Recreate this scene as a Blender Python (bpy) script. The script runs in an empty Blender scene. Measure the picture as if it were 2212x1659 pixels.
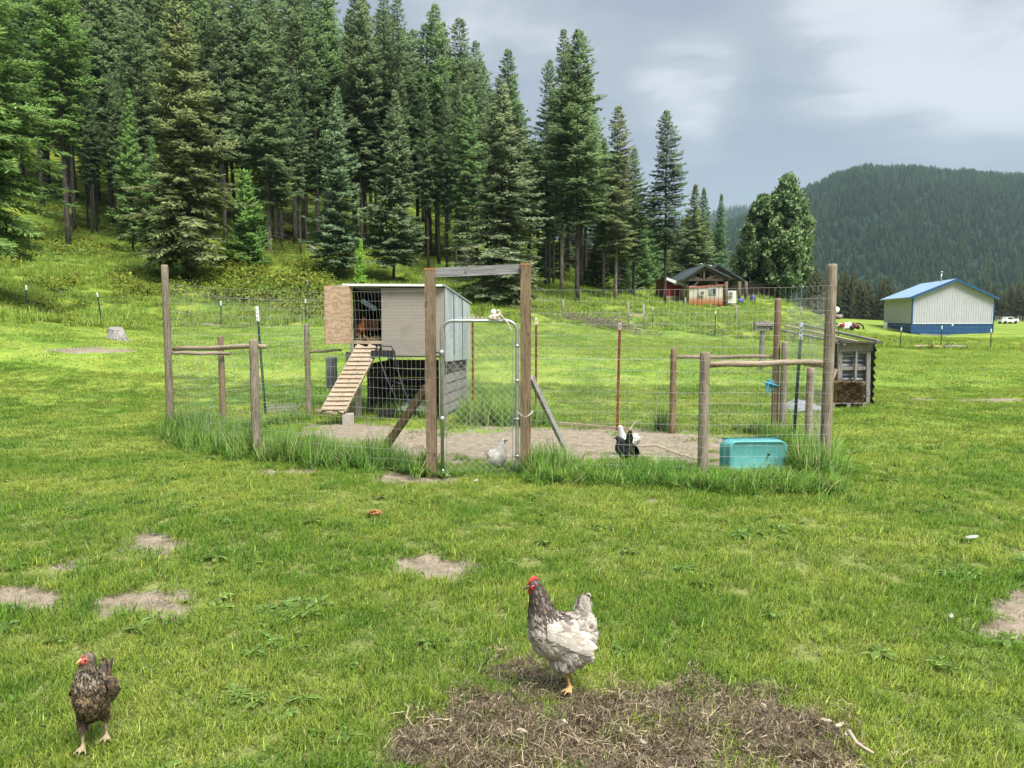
import bpy, math, random
import numpy as np
from mathutils import Vector, Matrix, Euler
R_=math.radians
rng=np.random.default_rng(7); random.seed(7)
scene=bpy.context.scene
COL=scene.collection
# ------------------------------------------------------------------ camera, world, sun, exposure
F,CX,CY,CAMZ=1656.0,1106.0,829.5,1.6
TH=math.atan((CY-684.0)/F); CT,ST=math.cos(TH),math.sin(TH)
cam=bpy.data.cameras.new('camera'); camo=bpy.data.objects.new('camera',cam); COL.objects.link(camo)
camo.location=(0,0,CAMZ); camo.rotation_euler=(math.pi/2-TH,0,0)
cam.sensor_width=36; cam.lens=36*F/2212.0; cam.clip_start=.05; cam.clip_end=12000
scene.camera=camo
def ray(px,py):
    a=(px-CX)/F; b=-(py-CY)/F
    return np.array([a, CT+b*ST, -ST+b*CT])
SUN_AZ,SUN_EL=R_(142),R_(60)            # azimuth clockwise from +Y
world=bpy.data.worlds.new('World'); scene.world=world; world.use_nodes=True
class NT:
    def __init__(s,nt,clear=True):
        s.nt=nt
        if clear: nt.nodes.clear()
    def n(s,t,ins=None,**kw):
        nd=s.nt.nodes.new(t)
        for k,v in kw.items(): setattr(nd,k,v)
        if ins:
            for k,v in ins.items():
                if isinstance(v,bpy.types.NodeSocket): s.nt.links.new(v,nd.inputs[k])
                else: nd.inputs[k].default_value=v
        return nd
    def math(s,op,a,b=0.0,c=0.0,clamp=False):
        nd=s.n('ShaderNodeMath',{0:a,1:b,2:c},operation=op,use_clamp=clamp); return nd.outputs[0]
    def mix(s,f,a,b,bt='MIX'):
        nd=s.n('ShaderNodeMix',{0:f,6:a,7:b},data_type='RGBA',blend_type=bt); return nd.outputs[2]
    def ramp(s,x,lo,hi):
        nd=s.n('ShaderNodeMapRange',{0:x,1:lo,2:hi,3:0.0,4:1.0},interpolation_type='SMOOTHSTEP'); return nd.outputs[0]
    def noise(s,vec,scale,detail=4,rough=.55,dist=0.0):
        ins={'Scale':scale,'Detail':detail,'Roughness':rough,'Distortion':dist}
        if vec is not None: ins['Vector']=vec
        return s.n('ShaderNodeTexNoise',ins).outputs[0]
    def scale(s,vec,v,off=(0,0,0)):
        return s.n('ShaderNodeMapping',{'Vector':vec,'Scale':v,'Location':off}).outputs[0]
def c4(c): return (c[0],c[1],c[2],1.0)
def build_world():
    w=NT(world.node_tree)
    sky=w.n('ShaderNodeTexSky'); sky.sky_type='NISHITA'; sky.sun_disc=False
    sky.sun_elevation=SUN_EL; sky.sun_rotation=SUN_AZ; sky.altitude=800; sky.dust_density=1.5
    tc=w.n('ShaderNodeTexCoord').outputs['Generated']
    sep=w.n('ShaderNodeSeparateXYZ',{0:tc}); x,y,z=sep.outputs
    zz=w.math('MAXIMUM',z,0.0)
    den=w.math('ADD',zz,0.20)
    pv=w.n('ShaderNodeCombineXYZ',{0:w.math('DIVIDE',x,den),1:w.math('DIVIDE',y,den),2:0.0}).outputs[0]
    a=w.noise(w.scale(pv,(1,1,1),(SKYOX,SKYOY,0)),.95,5,.5,.5)
    b=w.noise(w.scale(pv,(1,1.3,1),(SKYOX+4.3,SKYOY+1.2,0)),2.6,6,.55,.4)
    m=w.math('ADD',w.math('MULTIPLY',a,.60),w.math('MULTIPLY',b,.40))
    for px,py,rad,wt in ((2130,-20,13,.27),(1490,175,5,.11),(1360,230,9,.10),(1780,0,9,.11),(1530,300,7,-.05),(1420,60,7,-.02),(1000,60,9,.12),(2050,225,11,-.06),(1800,250,9,-.03)):
        d=Vector(ray(px,py)).normalized(); dp=w.n('ShaderNodeVectorMath',{0:tc,1:tuple(d)},operation='DOT_PRODUCT').outputs['Value']
        m=w.math('ADD',m,w.math('MULTIPLY',w.ramp(dp,math.cos(R_(rad)),1.0),wt))
    t=w.ramp(m,.44,.80)
    dark=(.47,.52,.63,1); mid=(.59,.64,.71,1); lite=(.96,.99,1.05,1)
    t2=w.ramp(t,.0,.55); t3=w.ramp(t,.45,1.0)
    col=w.mix(t3,w.mix(t2,dark,mid),lite)
    # clouds thin to an even pale grey-blue near the horizon, and brighten towards the zenith as overcast skies do
    hz=w.ramp(z,.06,.24)
    col=w.mix(hz,(.545,.61,.70,1),col)
    zen=w.math('ADD',1.0,w.math('MULTIPLY',w.ramp(z,.40,.95),2.4))
    colz=w.n('ShaderNodeVectorMath',{0:col},operation='SCALE'); w.nt.links.new(zen,colz.inputs['Scale'])
    cl=w.n('ShaderNodeVectorMath',{0:colz.outputs[0]},operation='SCALE'); cl.inputs['Scale'].default_value=SKYK
    fin=w.mix(.9,sky.outputs[0],cl.outputs[0])
    bg=w.n('ShaderNodeBackground',{'Color':fin,'Strength':.1})
    w.nt.links.new(bg.outputs[0],w.n('ShaderNodeOutputWorld').inputs[0])
SKYOX,SKYOY,SKYK=2.3,.4,4.0
build_world()
sd=bpy.data.lights.new('sun','SUN'); sd.energy=3.6; sd.angle=R_(28); sd.color=(1,.96,.89)
so=bpy.data.objects.new('sun',sd); COL.objects.link(so)
_sv=Vector((math.sin(SUN_AZ)*math.cos(SUN_EL),math.cos(SUN_AZ)*math.cos(SUN_EL),math.sin(SUN_EL)))
so.rotation_euler=_sv.to_track_quat('Z','Y').to_euler(); so.location=(20,-20,40)
scene.view_settings.view_transform='Standard'; scene.view_settings.look='None'
scene.view_settings.gamma=1; scene.view_settings.use_curve_mapping=False
scene.view_settings.exposure=1.08
scene.render.engine='CYCLES'
cy=scene.cycles; cy.max_bounces=5; cy.diffuse_bounces=3; cy.glossy_bounces=2; cy.transmission_bounces=3; cy.transparent_max_bounces=8; cy.volume_bounces=0
cy.use_denoising=True
# ------------------------------------------------------------------ projection helpers (photo pixel, 2212 wide, to world)
def P(px,py,D):
    d=ray(px,py); k=D/d[1]; return Vector((d[0]*k, D, CAMZ+d[2]*k))
def G(px,py,z=0.0):
    d=ray(px,py); k=(z-CAMZ)/d[2]; return Vector((d[0]*k,d[1]*k,z))
def proj(X,Y,Z):
    Z=Z-CAMZ; dep=Y*CT-Z*ST; up=Y*ST+Z*CT; dep=np.where(dep<.3,.3,dep)
    return CX+F*X/dep, CY-F*up/dep
def vn(x,y,s=0.0):
    x=np.asarray(x,float); y=np.asarray(y,float)
    ix=np.floor(x); iy=np.floor(y); fx=x-ix; fy=y-iy
    fx=fx*fx*(3-2*fx); fy=fy*fy*(3-2*fy)
    h=lambda a,b:(np.sin(a*127.1+b*311.7+s*74.7)*43758.5453)%1.0
    return (h(ix,iy)*(1-fx)+h(ix+1,iy)*fx)*(1-fy)+(h(ix,iy+1)*(1-fx)+h(ix+1,iy+1)*fx)*fy
def fbm(x,y,s=0.0,o=4):
    v=0;a=.5;t=0
    for i in range(o):
        v=v+a*vn(x*2**i,y*2**i,s+i*3.1); t+=a; a*=.55
    return v/t
# ------------------------------------------------------------------ terrain heights
_ct=[(60,693,28),(222,700,31),(250,733,24),(5,640,28),(-250,610,30),(405,597,42),(152,505,56),(100,570,42),(300,560,48),(240,450,66),(200,370,88),
 (420,480,66),(585,555,52),(540,567,46),(735,600,46),(650,480,78),(850,605,48),(945,566,60),(950,500,82),(1080,652,42),(1165,628,55),(1245,640,52),
 (1330,640,55),(1435,655,58),(1240,590,78),(650,704,32),(450,700,32),(900,695,36),(1200,693,40),(1420,718,45),(1650,737,42),(1800,748,40),(2000,757,38),
 (2230,757,38),(500,762,21),(1200,768,21),(1530,689,50),(1530,674,56),(1640,688,52),(1720,702,50),(1850,735,50),(2000,736,52),(2150,734,54),(2300,732,54),(1900,722,62),(2050,727,62),(1530,662,61),(1620,661,62),(1480,655,64),(1700,655,70),(1830,714,58),(1830,704,68),(1790,690,84),(1970,722,75),(2145,719,78),(2212,713,112),(2200,700,200),
 (1850,690,150),(2000,692,200),(1520,640,92),(1350,598,105),(0,60,150),(400,120,150),(700,230,150),(1000,400,150),(1200,520,150),(1400,620,150),
 (1560,668,165),(-400,0,110),(-400,300,70),(200,700,26),(80,740,19),(-200,760,15)]
_cp=[tuple(P(*c)) for c in _ct]
for X in (-9,-4,0,4,8,14): 
    for Y in (-12,0,7,11.5): _cp.append((X,Y,0.0))
for X in (2,6,12): _cp.append((X,15.5,.02))
for X in (-3,): _cp.append((X,15,.12))
for X in (26,40,60,90): _cp.append((X,30,-.1)); _cp.append((X,8,0))
for X in (70,120): _cp.append((X,110,-.3)); _cp.append((X,190,-.3))
_cp=np.array(_cp)
def _phi(r2): return .5*r2*np.log(r2+1e-9)
_n=len(_cp); _A=np.zeros((_n+3,_n+3)); _dx=(_cp[:,None,:2]-_cp[None,:,:2])/30.0
_A[:_n,:_n]=_phi((_dx**2).sum(-1))+np.eye(_n)*.002; _A[:_n,_n]=1; _A[:_n,_n+1:]=_cp[:,:2]/30; _A[_n:,:_n]=_A[:_n,_n:].T
_W=np.linalg.solve(_A,np.concatenate([_cp[:,2],np.zeros(3)]))
def TZ(x,y):
    x=np.atleast_1d(np.asarray(x,float)); y=np.atleast_1d(np.asarray(y,float))
    xc=np.clip(x,-75,110); yc=np.clip(y,-14,195); out=np.empty(xc.shape)
    for i in range(0,xc.size,20000):
        a=xc.ravel()[i:i+20000]; b=yc.ravel()[i:i+20000]
        r2=((a[:,None]-_cp[None,:,0])/30)**2+((b[:,None]-_cp[None,:,1])/30)**2
        out.ravel()[i:i+20000]=_phi(r2)@_W[:_n]+_W[_n]+a/30*_W[_n+1]+b/30*_W[_n+2]
    far=np.clip((y-195)/250,0,1); out=out*(1-far)+far*np.minimum(out,25)*.6*(x<40)+far*(x>=40)*(-.3)
    near=np.clip((y-13)/6,0,1)                     # the pen and the lawn round it are level
    nx=np.clip((np.abs(x)-10)/5,0,1); near=np.maximum(near,nx)
    out=out*near
    out=out+.03*(fbm(x*.7,y*.7,3)-.5)*1.0+.25*np.clip((y-30)/25,0,1)*(fbm(x*.35,y*.35,9)-.5)
    return out
def Z1(x,y): return float(TZ(x,y)[0])
# masks, all in world space of the ground
_edge=np.array([(-600,700),(0,700),(90,697),(250,716),(400,706),(650,706),(900,700),(1200,697),(1400,712),(1640,735),(1800,747),(2000,756),(2212,757),(2900,757)],float)
def meadow_mask(X,Y,Z):
    px,py=proj(X,Y,Z); e=np.interp(px,_edge[:,0],_edge[:,1])
    return (py<e+3*(fbm(X*.8,Y*.8,5)-.5)*2)&(Y>13)
_dirt=[(340,1170,92,24),(935,1224,92,32),(50,1290,120,30),(295,1308,175,40),(2175,1338,95,50),(2200,1278,26,10),(145,1215,24,14),(640,1018,90,8),(905,1030,120,16),(1410,1083,26,6),
 (1150,962,500,42),(1500,975,140,38),(1740,1010,60,18),(760,940,130,28),(200,757,80,7),(2140,864,80,4),(1990,863,36,3),(1290,1240,26,8),(1560,1410,22,12),(480,700,60,5)]
_dry=[(1320,1600,440,118),(1620,1590,220,100),(1120,1450,75,24),(1190,1490,60,28),(1500,1475,46,26),(1010,1610,170,90),(1420,1720,500,120),(1730,1640,120,50)]
def _ell(X,Y,Z,L,s,amp,wob):
    px,py=proj(X,Y,Z); v=np.full(np.shape(px),-9.0)
    nz=(fbm(X*wob,Y*wob,s,4)-.5)*amp
    for cx,cy_,rx,ry in L: v=np.maximum(v,1-((px-cx)/rx)**2-((py-cy_)/ry)**2)
    return np.clip((v+nz)*1.6+.25,0,1)*(Y>1)
def dirt_mask(X,Y,Z): return _ell(X,Y,Z,_dirt,21,2.2,5)
def dry_mask(X,Y,Z): return _ell(X,Y,Z,_dry,31,1.5,6)
# ------------------------------------------------------------------ mesh building helpers
class MB:
    def __init__(s): s.v=[]; s.f=[]; s.m=[]; s.cv=[]; s.mi=0; s.col=(1,1,1); s.M=None
    def add(s,vs,fs):
        b=len(s.v)
        for p in vs:
            p=Vector(p)
            if s.M is not None: p=s.M@p
            s.v.append(tuple(p)); s.cv.append(s.col)
        for f in fs: s.f.append(tuple(i+b for i in f)); s.m.append(s.mi)
    def box(s,c,sz,rot=None):
        hx,hy,hz=sz[0]/2,sz[1]/2,sz[2]/2; c=Vector(c)
        vs=[Vector((x*hx,y*hy,z*hz)) for x in (-1,1) for y in (-1,1) for z in (-1,1)]
        if rot is not None: vs=[rot@v for v in vs]
        s.add([c+v for v in vs],[(0,1,3,2),(4,6,7,5),(0,4,5,1),(2,3,7,6),(0,2,6,4),(1,5,7,3)])
    def beam(s,a,b,w,h,up=(0,0,1)):
        a=Vector(a); b=Vector(b); d=(b-a); L=d.length; d.normalize(); u=Vector(up)
        if abs(d.dot(u))>.98: u=Vector((0,1,0))
        r=d.cross(u).normalized(); u=r.cross(d).normalized()
        s.box((a+b)/2,(L,w,h),Matrix((d,r,u)).transposed())
    def tube(s,pts,rs,n=8,cap=True,wob=0.0):
        pts=[Vector(p) for p in pts]
        if not hasattr(rs,'__len__'): rs=[rs]*len(pts)
        vs=[];fs=[]; prev=None
        for i,p in enumerate(pts):
            d=(pts[min(i+1,len(pts)-1)]-pts[max(i-1,0)]).normalized()
            if prev is None:
                u=Vector((0,0,1)) if abs(d.z)<.9 else Vector((1,0,0)); r=d.cross(u).normalized()
            else: r=(prev-d*prev.dot(d)).normalized()
            prev=r; u=r.cross(d)
            for k in range(n):
                a=2*math.pi*k/n; rr=rs[i]*(1+wob*(random.random()-.5))
                vs.append(p+(r*math.cos(a)+u*math.sin(a))*rr)
        for i in range(len(pts)-1):
            for k in range(n):
                a=i*n+k; b=i*n+(k+1)%n; fs.append((a,b,b+n,a+n))
        if cap: fs.append(tuple(range(n))[::-1]); fs.append(tuple((len(pts)-1)*n+k for k in range(n)))
        s.add(vs,fs)
    def ell(s,c,r,rot=None,nu=10,nv=6):
        vs=[];fs=[];c=Vector(c)
        for i in range(nv+1):
            t=math.pi*i/nv
            for k in range(nu):
                a=2*math.pi*k/nu; v=Vector((r[0]*math.sin(t)*math.cos(a),r[1]*math.sin(t)*math.sin(a),r[2]*math.cos(t)))
                if rot is not None: v=rot@v
                vs.append(c+v)
        for i in range(nv):
            for k in range(nu):
                a=i*nu+k;b=i*nu+(k+1)%nu
                fs.append((a,a+nu,b+nu,b))
        s.add(vs,fs)
    def wire(s,a,b,r,seg=1,wob=0.0):
        a=Vector(a); b=Vector(b); pts=[]
        for i in range(seg+1):
            p=a.lerp(b,i/seg)
            if wob and 0<i<seg: p=p+Vector((random.gauss(0,wob),random.gauss(0,wob),random.gauss(0,wob)))
            pts.append(p)
        s.tube(pts,r,3,cap=False)
    def mesh(s,name,mats,smooth=False,off=None):
        me=bpy.data.meshes.new(name)
        v=s.v if off is None else [(a-off[0],b-off[1],c-off[2]) for a,b,c in s.v]
        me.from_pydata(v,[],s.f)
        for m in (mats if isinstance(mats,(list,tuple)) else [mats]): me.materials.append(m)
        me.polygons.foreach_set('material_index',s.m)
        if smooth: me.polygons.foreach_set('use_smooth',[True]*len(s.f))
        if any(c!=(1,1,1) for c in s.cv):
            at=me.color_attributes.new('col','FLOAT_COLOR','POINT')
            at.data.foreach_set('color',np.array([(c[0],c[1],c[2],1) for c in s.cv],dtype=np.float32).ravel())
        me.update(); return me
def npmesh(name,V,Fq,mat,attrs=None,smooth=False):
    """mesh from numpy arrays: V (n,3), Fq (m,3|4)"""
    me=bpy.data.meshes.new(name); k=Fq.shape[1]
    me.vertices.add(len(V)); me.vertices.foreach_set('co',np.asarray(V,np.float32).ravel())
    me.loops.add(Fq.size); me.loops.foreach_set('vertex_index',Fq.astype(np.int32).ravel())
    me.polygons.add(len(Fq)); me.polygons.foreach_set('loop_start',np.arange(0,Fq.size,k,dtype=np.int32))
    me.polygons.foreach_set('loop_total',np.full(len(Fq),k,np.int32))
    if smooth: me.polygons.foreach_set('use_smooth',np.ones(len(Fq),bool))
    if mat is not None: me.materials.append(mat)
    for nm,a in (attrs or {}).items():
        if a.ndim==1: at=me.attributes.new(nm,'FLOAT','POINT'); at.data.foreach_set('value',a.astype(np.float32))
        else:
            at=me.color_attributes.new(nm,'FLOAT_COLOR','POINT'); at.data.foreach_set('color',np.concatenate([a,np.ones((len(a),1))],1).astype(np.float32).ravel())
    me.update(calc_edges=True); me.validate(); return me
def obj(name,me,parent=None,loc=None,kind=None):
    o=bpy.data.objects.new(name,me); COL.objects.link(o)
    if parent is not None: o.parent=parent
    if loc is not None: o.location=loc
    if kind: o['kind']=kind
    return o
def tag(o,label,cat,group=None,kind=None):
    if label: o['label']=label
    if cat: o['category']=cat
    if group: o['group']=group
    if kind: o['kind']=kind
    return o
def thing(name,label,cat,loc=(0,0,0),rz=0.0,group=None):
    o=bpy.data.objects.new(name,None); COL.objects.link(o); o.location=loc; o.rotation_euler=(0,0,rz)
    o.empty_display_size=.2
    return tag(o,label,cat,group)
def part(name,mb,mat,parent,smooth=False,world=True,label=None,kind=None):
    """mb holds world coordinates (parent unrotated) unless world=False"""
    off=parent.location if (world and parent is not None) else None
    if world and parent is not None and parent.parent is not None: off=parent.location+parent.parent.location
    o=obj(name,mb.mesh(name,mat,smooth,off),parent,kind=kind)
    if label: o['label']=label
    return o
def copy_tree(o,parent=None):
    c=o.copy(); COL.objects.link(c)
    if parent is not None: c.parent=parent
    for ch in list(o.children): copy_tree(ch,c)
    return c
def gn_scatter(name,pts,rot,scl,srcs,idx,kind='stuff'):
    """one object of instanced clumps; the clump meshes live only inside the node tree"""
    me=bpy.data.meshes.new(name); n=len(pts)
    me.vertices.add(n); me.vertices.foreach_set('co',np.asarray(pts,np.float32).ravel())
    for nm,a in (('rot',rot),('scl',scl)):
        at=me.attributes.new(nm,'FLOAT_VECTOR','POINT'); at.data.foreach_set('vector',np.asarray(a,np.float32).ravel())
    at=me.attributes.new('idx','INT','POINT'); at.data.foreach_set('value',np.asarray(idx,np.int32))
    o=obj(name,me,kind=kind)
    ng=bpy.data.node_groups.new(name,'GeometryNodeTree'); ng.interface.new_socket('Geometry',in_out='INPUT',socket_type='NodeSocketGeometry'); ng.interface.new_socket('Geometry',in_out='OUTPUT',socket_type='NodeSocketGeometry')
    g=NT(ng); gi=g.n('NodeGroupInput'); go=g.n('NodeGroupOutput'); jn=g.n('GeometryNodeJoinGeometry')
    na=lambda nm,t:[x for x in g.n('GeometryNodeInputNamedAttribute',{0:nm},data_type=t).outputs if x.enabled][0]
    er=g.n('FunctionNodeEulerToRotation',{0:na('rot','FLOAT_VECTOR')}).outputs[0]; sc=na('scl','FLOAT_VECTOR'); ia=na('idx','INT')
    for k,mesh in enumerate(srcs):
        so_=bpy.data.objects.new(name+'_clump',mesh)
        oi=g.n('GeometryNodeObjectInfo',{0:so_}); cp=g.n('FunctionNodeCompare',data_type='INT',operation='EQUAL')
        g.nt.links.new(ia,cp.inputs[2]); cp.inputs[3].default_value=k
        ip=g.n('GeometryNodeInstanceOnPoints',{'Points':gi.outputs[0],'Selection':cp.outputs[0],'Instance':oi.outputs['Geometry'],'Rotation':er,'Scale':sc})
        g.nt.links.new(ip.outputs[0],jn.inputs[0])
    g.nt.links.new(jn.outputs[0],go.inputs[0])
    o.modifiers.new('scatter','NODES').node_group=ng
    return o
# ------------------------------------------------------------------ materials
def newmat(name):
    m=bpy.data.materials.new(name); m.use_nodes=True; return m,NT(m.node_tree)
def finish(n,shader,disp=None):
    o=n.n('ShaderNodeOutputMaterial'); n.nt.links.new(shader,o.inputs[0])
def pbr(n,col,rough=.8,spec=.3,bump=None,bs=.3,bd=.02,metal=0.0):
    ins={'Base Color':col,'Roughness':rough,'Specular IOR Level':spec,'Metallic':metal}
    if bump is not None: ins['Normal']=n.n('ShaderNodeBump',{'Height':bump,'Strength':bs,'Distance':bd}).outputs[0]
    return n.n('ShaderNodeBsdfPrincipled',ins).outputs[0]
def simple(name,col,rough=.7,spec=.3,var=.15,sc=6.0,metal=0.0,bs=.2):
    m,n=newmat(name); tc=n.n('ShaderNodeTexCoord').outputs['Object']
    nz=n.noise(tc,sc,5,.6); f=n.ramp(nz,.3,.7)
    a=c4([x*(1-var) for x in col]); b=c4([min(1,x*(1+var)) for x in col])
    finish(n,pbr(n,n.mix(f,a,b),rough,spec,nz,bs,.01,metal)); return m
def wood(name,c1,c2,axis='Z',sc=9.0,knots=True,rough=.85):
    m,n=newmat(name); tc=n.n('ShaderNodeTexCoord').outputs['Object']; oi=n.n('ShaderNodeObjectInfo').outputs['Random']
    s={'Z':(sc,sc,sc*.09),'X':(sc*.09,sc,sc),'Y':(sc,sc*.09,sc)}[axis]
    off=n.n('ShaderNodeVectorMath',{0:tc,1:n.n('ShaderNodeCombineXYZ',{0:n.math('MULTIPLY',oi,17.0),1:n.math('MULTIPLY',oi,9.0),2:n.math('MULTIPLY',oi,5.0)}).outputs[0]},operation='ADD').outputs[0]
    g=n.noise(n.scale(off,s),6,6,.65,.6); big=n.noise(off,3.0,3,.5)
    f=n.ramp(n.math('ADD',n.math('MULTIPLY',g,.75),n.math('MULTIPLY',big,.25)),.36,.64)
    col=n.mix(f,c4(c1),c4(c2))
    cr=n.ramp(g,.40,.30); col=n.mix(n.math('MULTIPLY',cr,.85),col,c4([x*.3 for x in c1]))
    if knots:
        vo=n.n('ShaderNodeTexVoronoi',{'Vector':n.scale(off,(1,1,.6)),'Scale':7.0}).outputs['Distance']
        col=n.mix(n.math('MULTIPLY',n.ramp(vo,.13,.05),.7),col,c4([x*.35 for x in c1]))
    col=n.mix(n.math('MULTIPLY',n.math('SUBTRACT',oi,.3),.25,clamp=True),col,(.16,.15,.135,1))
    finish(n,pbr(n,col,rough,.2,g,.6,.006)); return m
def lawn_base(n):
    """colour of the living lawn, shared by soil cover and blades so that patches agree"""
    pos=n.n('ShaderNodeNewGeometry').outputs['Position']
    a=n.noise(pos,.9,4,.6); b=n.noise(n.scale(pos,(.25,1.0,1)),.55,3,.5); c=n.noise(pos,5.5,3,.6)
    m=n.math('ADD',n.math('ADD',n.math('MULTIPLY',a,.45),n.math('MULTIPLY',b,.3)),n.math('MULTIPLY',c,.25))
    t=n.ramp(m,.42,.60)
    col=n.mix(t,(.135,.250,.028,1),(.315,.390,.064,1))
    dk=n.ramp(n.noise(n.scale(pos,(.5,1,1),(31,7,0)),.8,4,.6),.56,.72)
    return n.mix(n.math('MULTIPLY',dk,.4),col,(.080,.185,.030,1)),pos
def upnormals(me,nrm):
    nrm=np.asarray(nrm,float); nrm/=np.linalg.norm(nrm,axis=1)[:,None]+1e-9
    me.polygons.foreach_set('use_smooth',np.ones(len(me.polygons),bool)); me.normals_split_custom_set_from_vertices(nrm.tolist()); return me
def leafshader(n,col,trans=.35,gl=.04,rough=.45):
    ge=n.n('ShaderNodeNewGeometry'); vm=n.n('ShaderNodeVectorMath',{0:ge.outputs['Normal']},operation='SCALE'); n.nt.links.new(n.math('SUBTRACT',1.0,n.math('MULTIPLY',ge.outputs['Backfacing'],2.0)),vm.inputs['Scale']); nv=vm.outputs[0]
    d=n.n('ShaderNodeBsdfDiffuse',{'Color':col,'Normal':nv}).outputs[0]; t=n.n('ShaderNodeBsdfTranslucent',{'Color':col,'Normal':nv}).outputs[0]
    mx=n.n('ShaderNodeMixShader',{0:trans,1:d,2:t}).outputs[0]
    g=n.n('ShaderNodeBsdfGlossy',{'Color':(1,1,1,1),'Roughness':rough}).outputs[0]
    return n.n('ShaderNodeMixShader',{0:gl,1:mx,2:g}).outputs[0]
def mk_grass(name,dry=.12,tint=None,mixt=0.0):
    m,n=newmat(name); col,pos=lawn_base(n)
    if tint: col=n.mix(mixt,col,c4(tint))
    rv=n.n('ShaderNodeAttribute',attribute_name='rnd').outputs['Fac']
    hs=n.n('ShaderNodeHueSaturation',{'Hue':.5,'Saturation':1.0,'Fac':1.0,'Color':col}); 
    n.nt.links.new(n.math('ADD',.95,n.math('MULTIPLY',rv,.75)),hs.inputs['Value'])
    oi=n.n('ShaderNodeObjectInfo').outputs['Random']
    n.nt.links.new(n.math('ADD',.488,n.math('MULTIPLY',oi,.02)),hs.inputs['Hue'])
    col=n.mix(n.ramp(rv,1-dry,1.0),hs.outputs[0],(.44,.40,.18,1))
    finish(n,leafshader(n,col,.25,.02)); return m
def ground_mat():
    m,n=newmat('ground_cover'); lawn,pos=lawn_base(n)
    at=lambda k:n.n('ShaderNodeAttribute',attribute_name=k).outputs['Fac']
    fine=n.noise(pos,38,4,.7); mid=n.noise(pos,9,5,.65)
    blade=n.noise(n.scale(pos,(1,.6,1)),120,2,.6)
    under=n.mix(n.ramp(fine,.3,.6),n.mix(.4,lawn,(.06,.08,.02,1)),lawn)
    yy=n.n('ShaderNodeSeparateXYZ',{0:pos}).outputs[1]; under=n.mix(n.ramp(yy,13.0,5.5),under,n.mix(n.ramp(fine,.3,.7),(.12,.145,.040,1),(.23,.24,.08,1)))  # near ground coloured darker, painting shade into the gaps between blades
    # mown streaks and old clippings further off
    st=n.ramp(n.noise(n.scale(pos,(.12,1.0,1),(3,2,0)),1.6,5,.65),.52,.66)
    under=n.mix(n.math('MULTIPLY',st,.20),under,(.42,.43,.13,1))
    ck=n.ramp(n.noise(n.scale(pos,(.35,1.0,1),(13,5,0)),2.4,5,.7),.60,.68)
    under=n.mix(n.math('MULTIPLY',ck,.35),under,(.075,.085,.030,1))
    under=n.mix(n.math('MULTIPLY',n.ramp(yy,8.0,16.0),.22),under,(.13,.20,.035,1))
    mead=n.mix(n.ramp(n.noise(pos,.35,5,.6),.38,.62),(.12,.205,.028,1),(.25,.30,.045,1))
    mead=n.mix(n.math('MULTIPLY',n.ramp(n.noise(pos,1.3,4,.65),.55,.7),.7),mead,(.10,.085,.035,1))
    col=n.mix(at('meadow'),under,mead)
    soil=n.mix(n.ramp(mid,.3,.7),(.175,.142,.102,1),(.31,.258,.190,1))
    soil=n.mix(n.math('MULTIPLY',n.ramp(fine,.55,.7),.5),soil,(.40,.32,.22,1))
    soil=n.mix(n.math('MULTIPLY',n.ramp(fine,.42,.30),.6),soil,(.11,.08,.05,1))
    de=n.ramp(n.math('ADD',at('dirt'),n.math('MULTIPLY',n.math('SUBTRACT',mid,.5),1.1)),.25,.6)
    col=n.mix(de,col,soil)
    strw=n.mix(n.ramp(blade,.35,.65),(.045,.035,.022,1),(.17,.13,.085,1))
    col=n.mix(n.ramp(at('dry'),.2,.6),col,strw)
    h=n.math('ADD',n.math('MULTIPLY',fine,.5),n.math('MULTIPLY',mid,.5))
    finish(n,pbr(n,col,.95,.1,h,.8,.03)); return m
def conifer_mat():
    m,n=newmat('conifer_needles'); oi=n.n('ShaderNodeObjectInfo'); pos=n.n('ShaderNodeTexCoord').outputs['Object']
    tip=n.n('ShaderNodeAttribute',attribute_name='tip').outputs['Fac']; rv=n.n('ShaderNodeAttribute',attribute_name='rnd').outputs['Fac']
    col=n.mix(n.math('MULTIPLY',tip,.40),oi.outputs['Color'],n.mix(.4,oi.outputs['Color'],(.28,.34,.15,1)))
    big=n.ramp(n.noise(pos,.55,4,.6),.35,.68)
    hs=n.n('ShaderNodeHueSaturation',{'Color':col,'Hue':.5,'Saturation':1.0,'Fac':1.0})
    n.nt.links.new(n.math('ADD',.70,n.math('ADD',n.math('MULTIPLY',rv,.40),n.math('MULTIPLY',big,.35))),hs.inputs['Value'])
    brn=n.math('MULTIPLY',n.ramp(n.noise(n.scale(pos,(1,1,.7),(5,3,1)),.8,4,.6),.58,.72),.28)
    col=n.mix(brn,hs.outputs[0],(.16,.105,.05,1))
    finish(n,leafshader(n,col,.38,.03,.5)); return m
def leaf_mat(name,c1,c2,tr=.35,sc=.6,NW=.6):
    m,n=newmat(name); pos=n.n('ShaderNodeNewGeometry').outputs['Position']
    rv=n.n('ShaderNodeAttribute',attribute_name='rnd').outputs['Fac']
    f=n.ramp(n.math('ADD',n.math('MULTIPLY',n.noise(pos,sc,4,.6),NW),n.math('MULTIPLY',rv,1-NW)),.3,.7)
    finish(n,leafshader(n,n.mix(f,c4(c1),c4(c2)),tr,.02,.5)); return m
def bark_mat(name,c1,c2):
    m,n=newmat(name); tc=n.n('ShaderNodeTexCoord').outputs['Object']
    g=n.noise(n.scale(tc,(7,7,1.0)),2.2,5,.65,.4); f=n.ramp(g,.35,.65)
    finish(n,pbr(n,n.mix(f,c4(c1),c4(c2)),.95,.1,g,.9,.05)); return m
M_GROUND=ground_mat(); M_LAWN=mk_grass('lawn_blades'); M_TALL=mk_grass('tall_grass',.06,(.095,.215,.035),.75)
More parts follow.
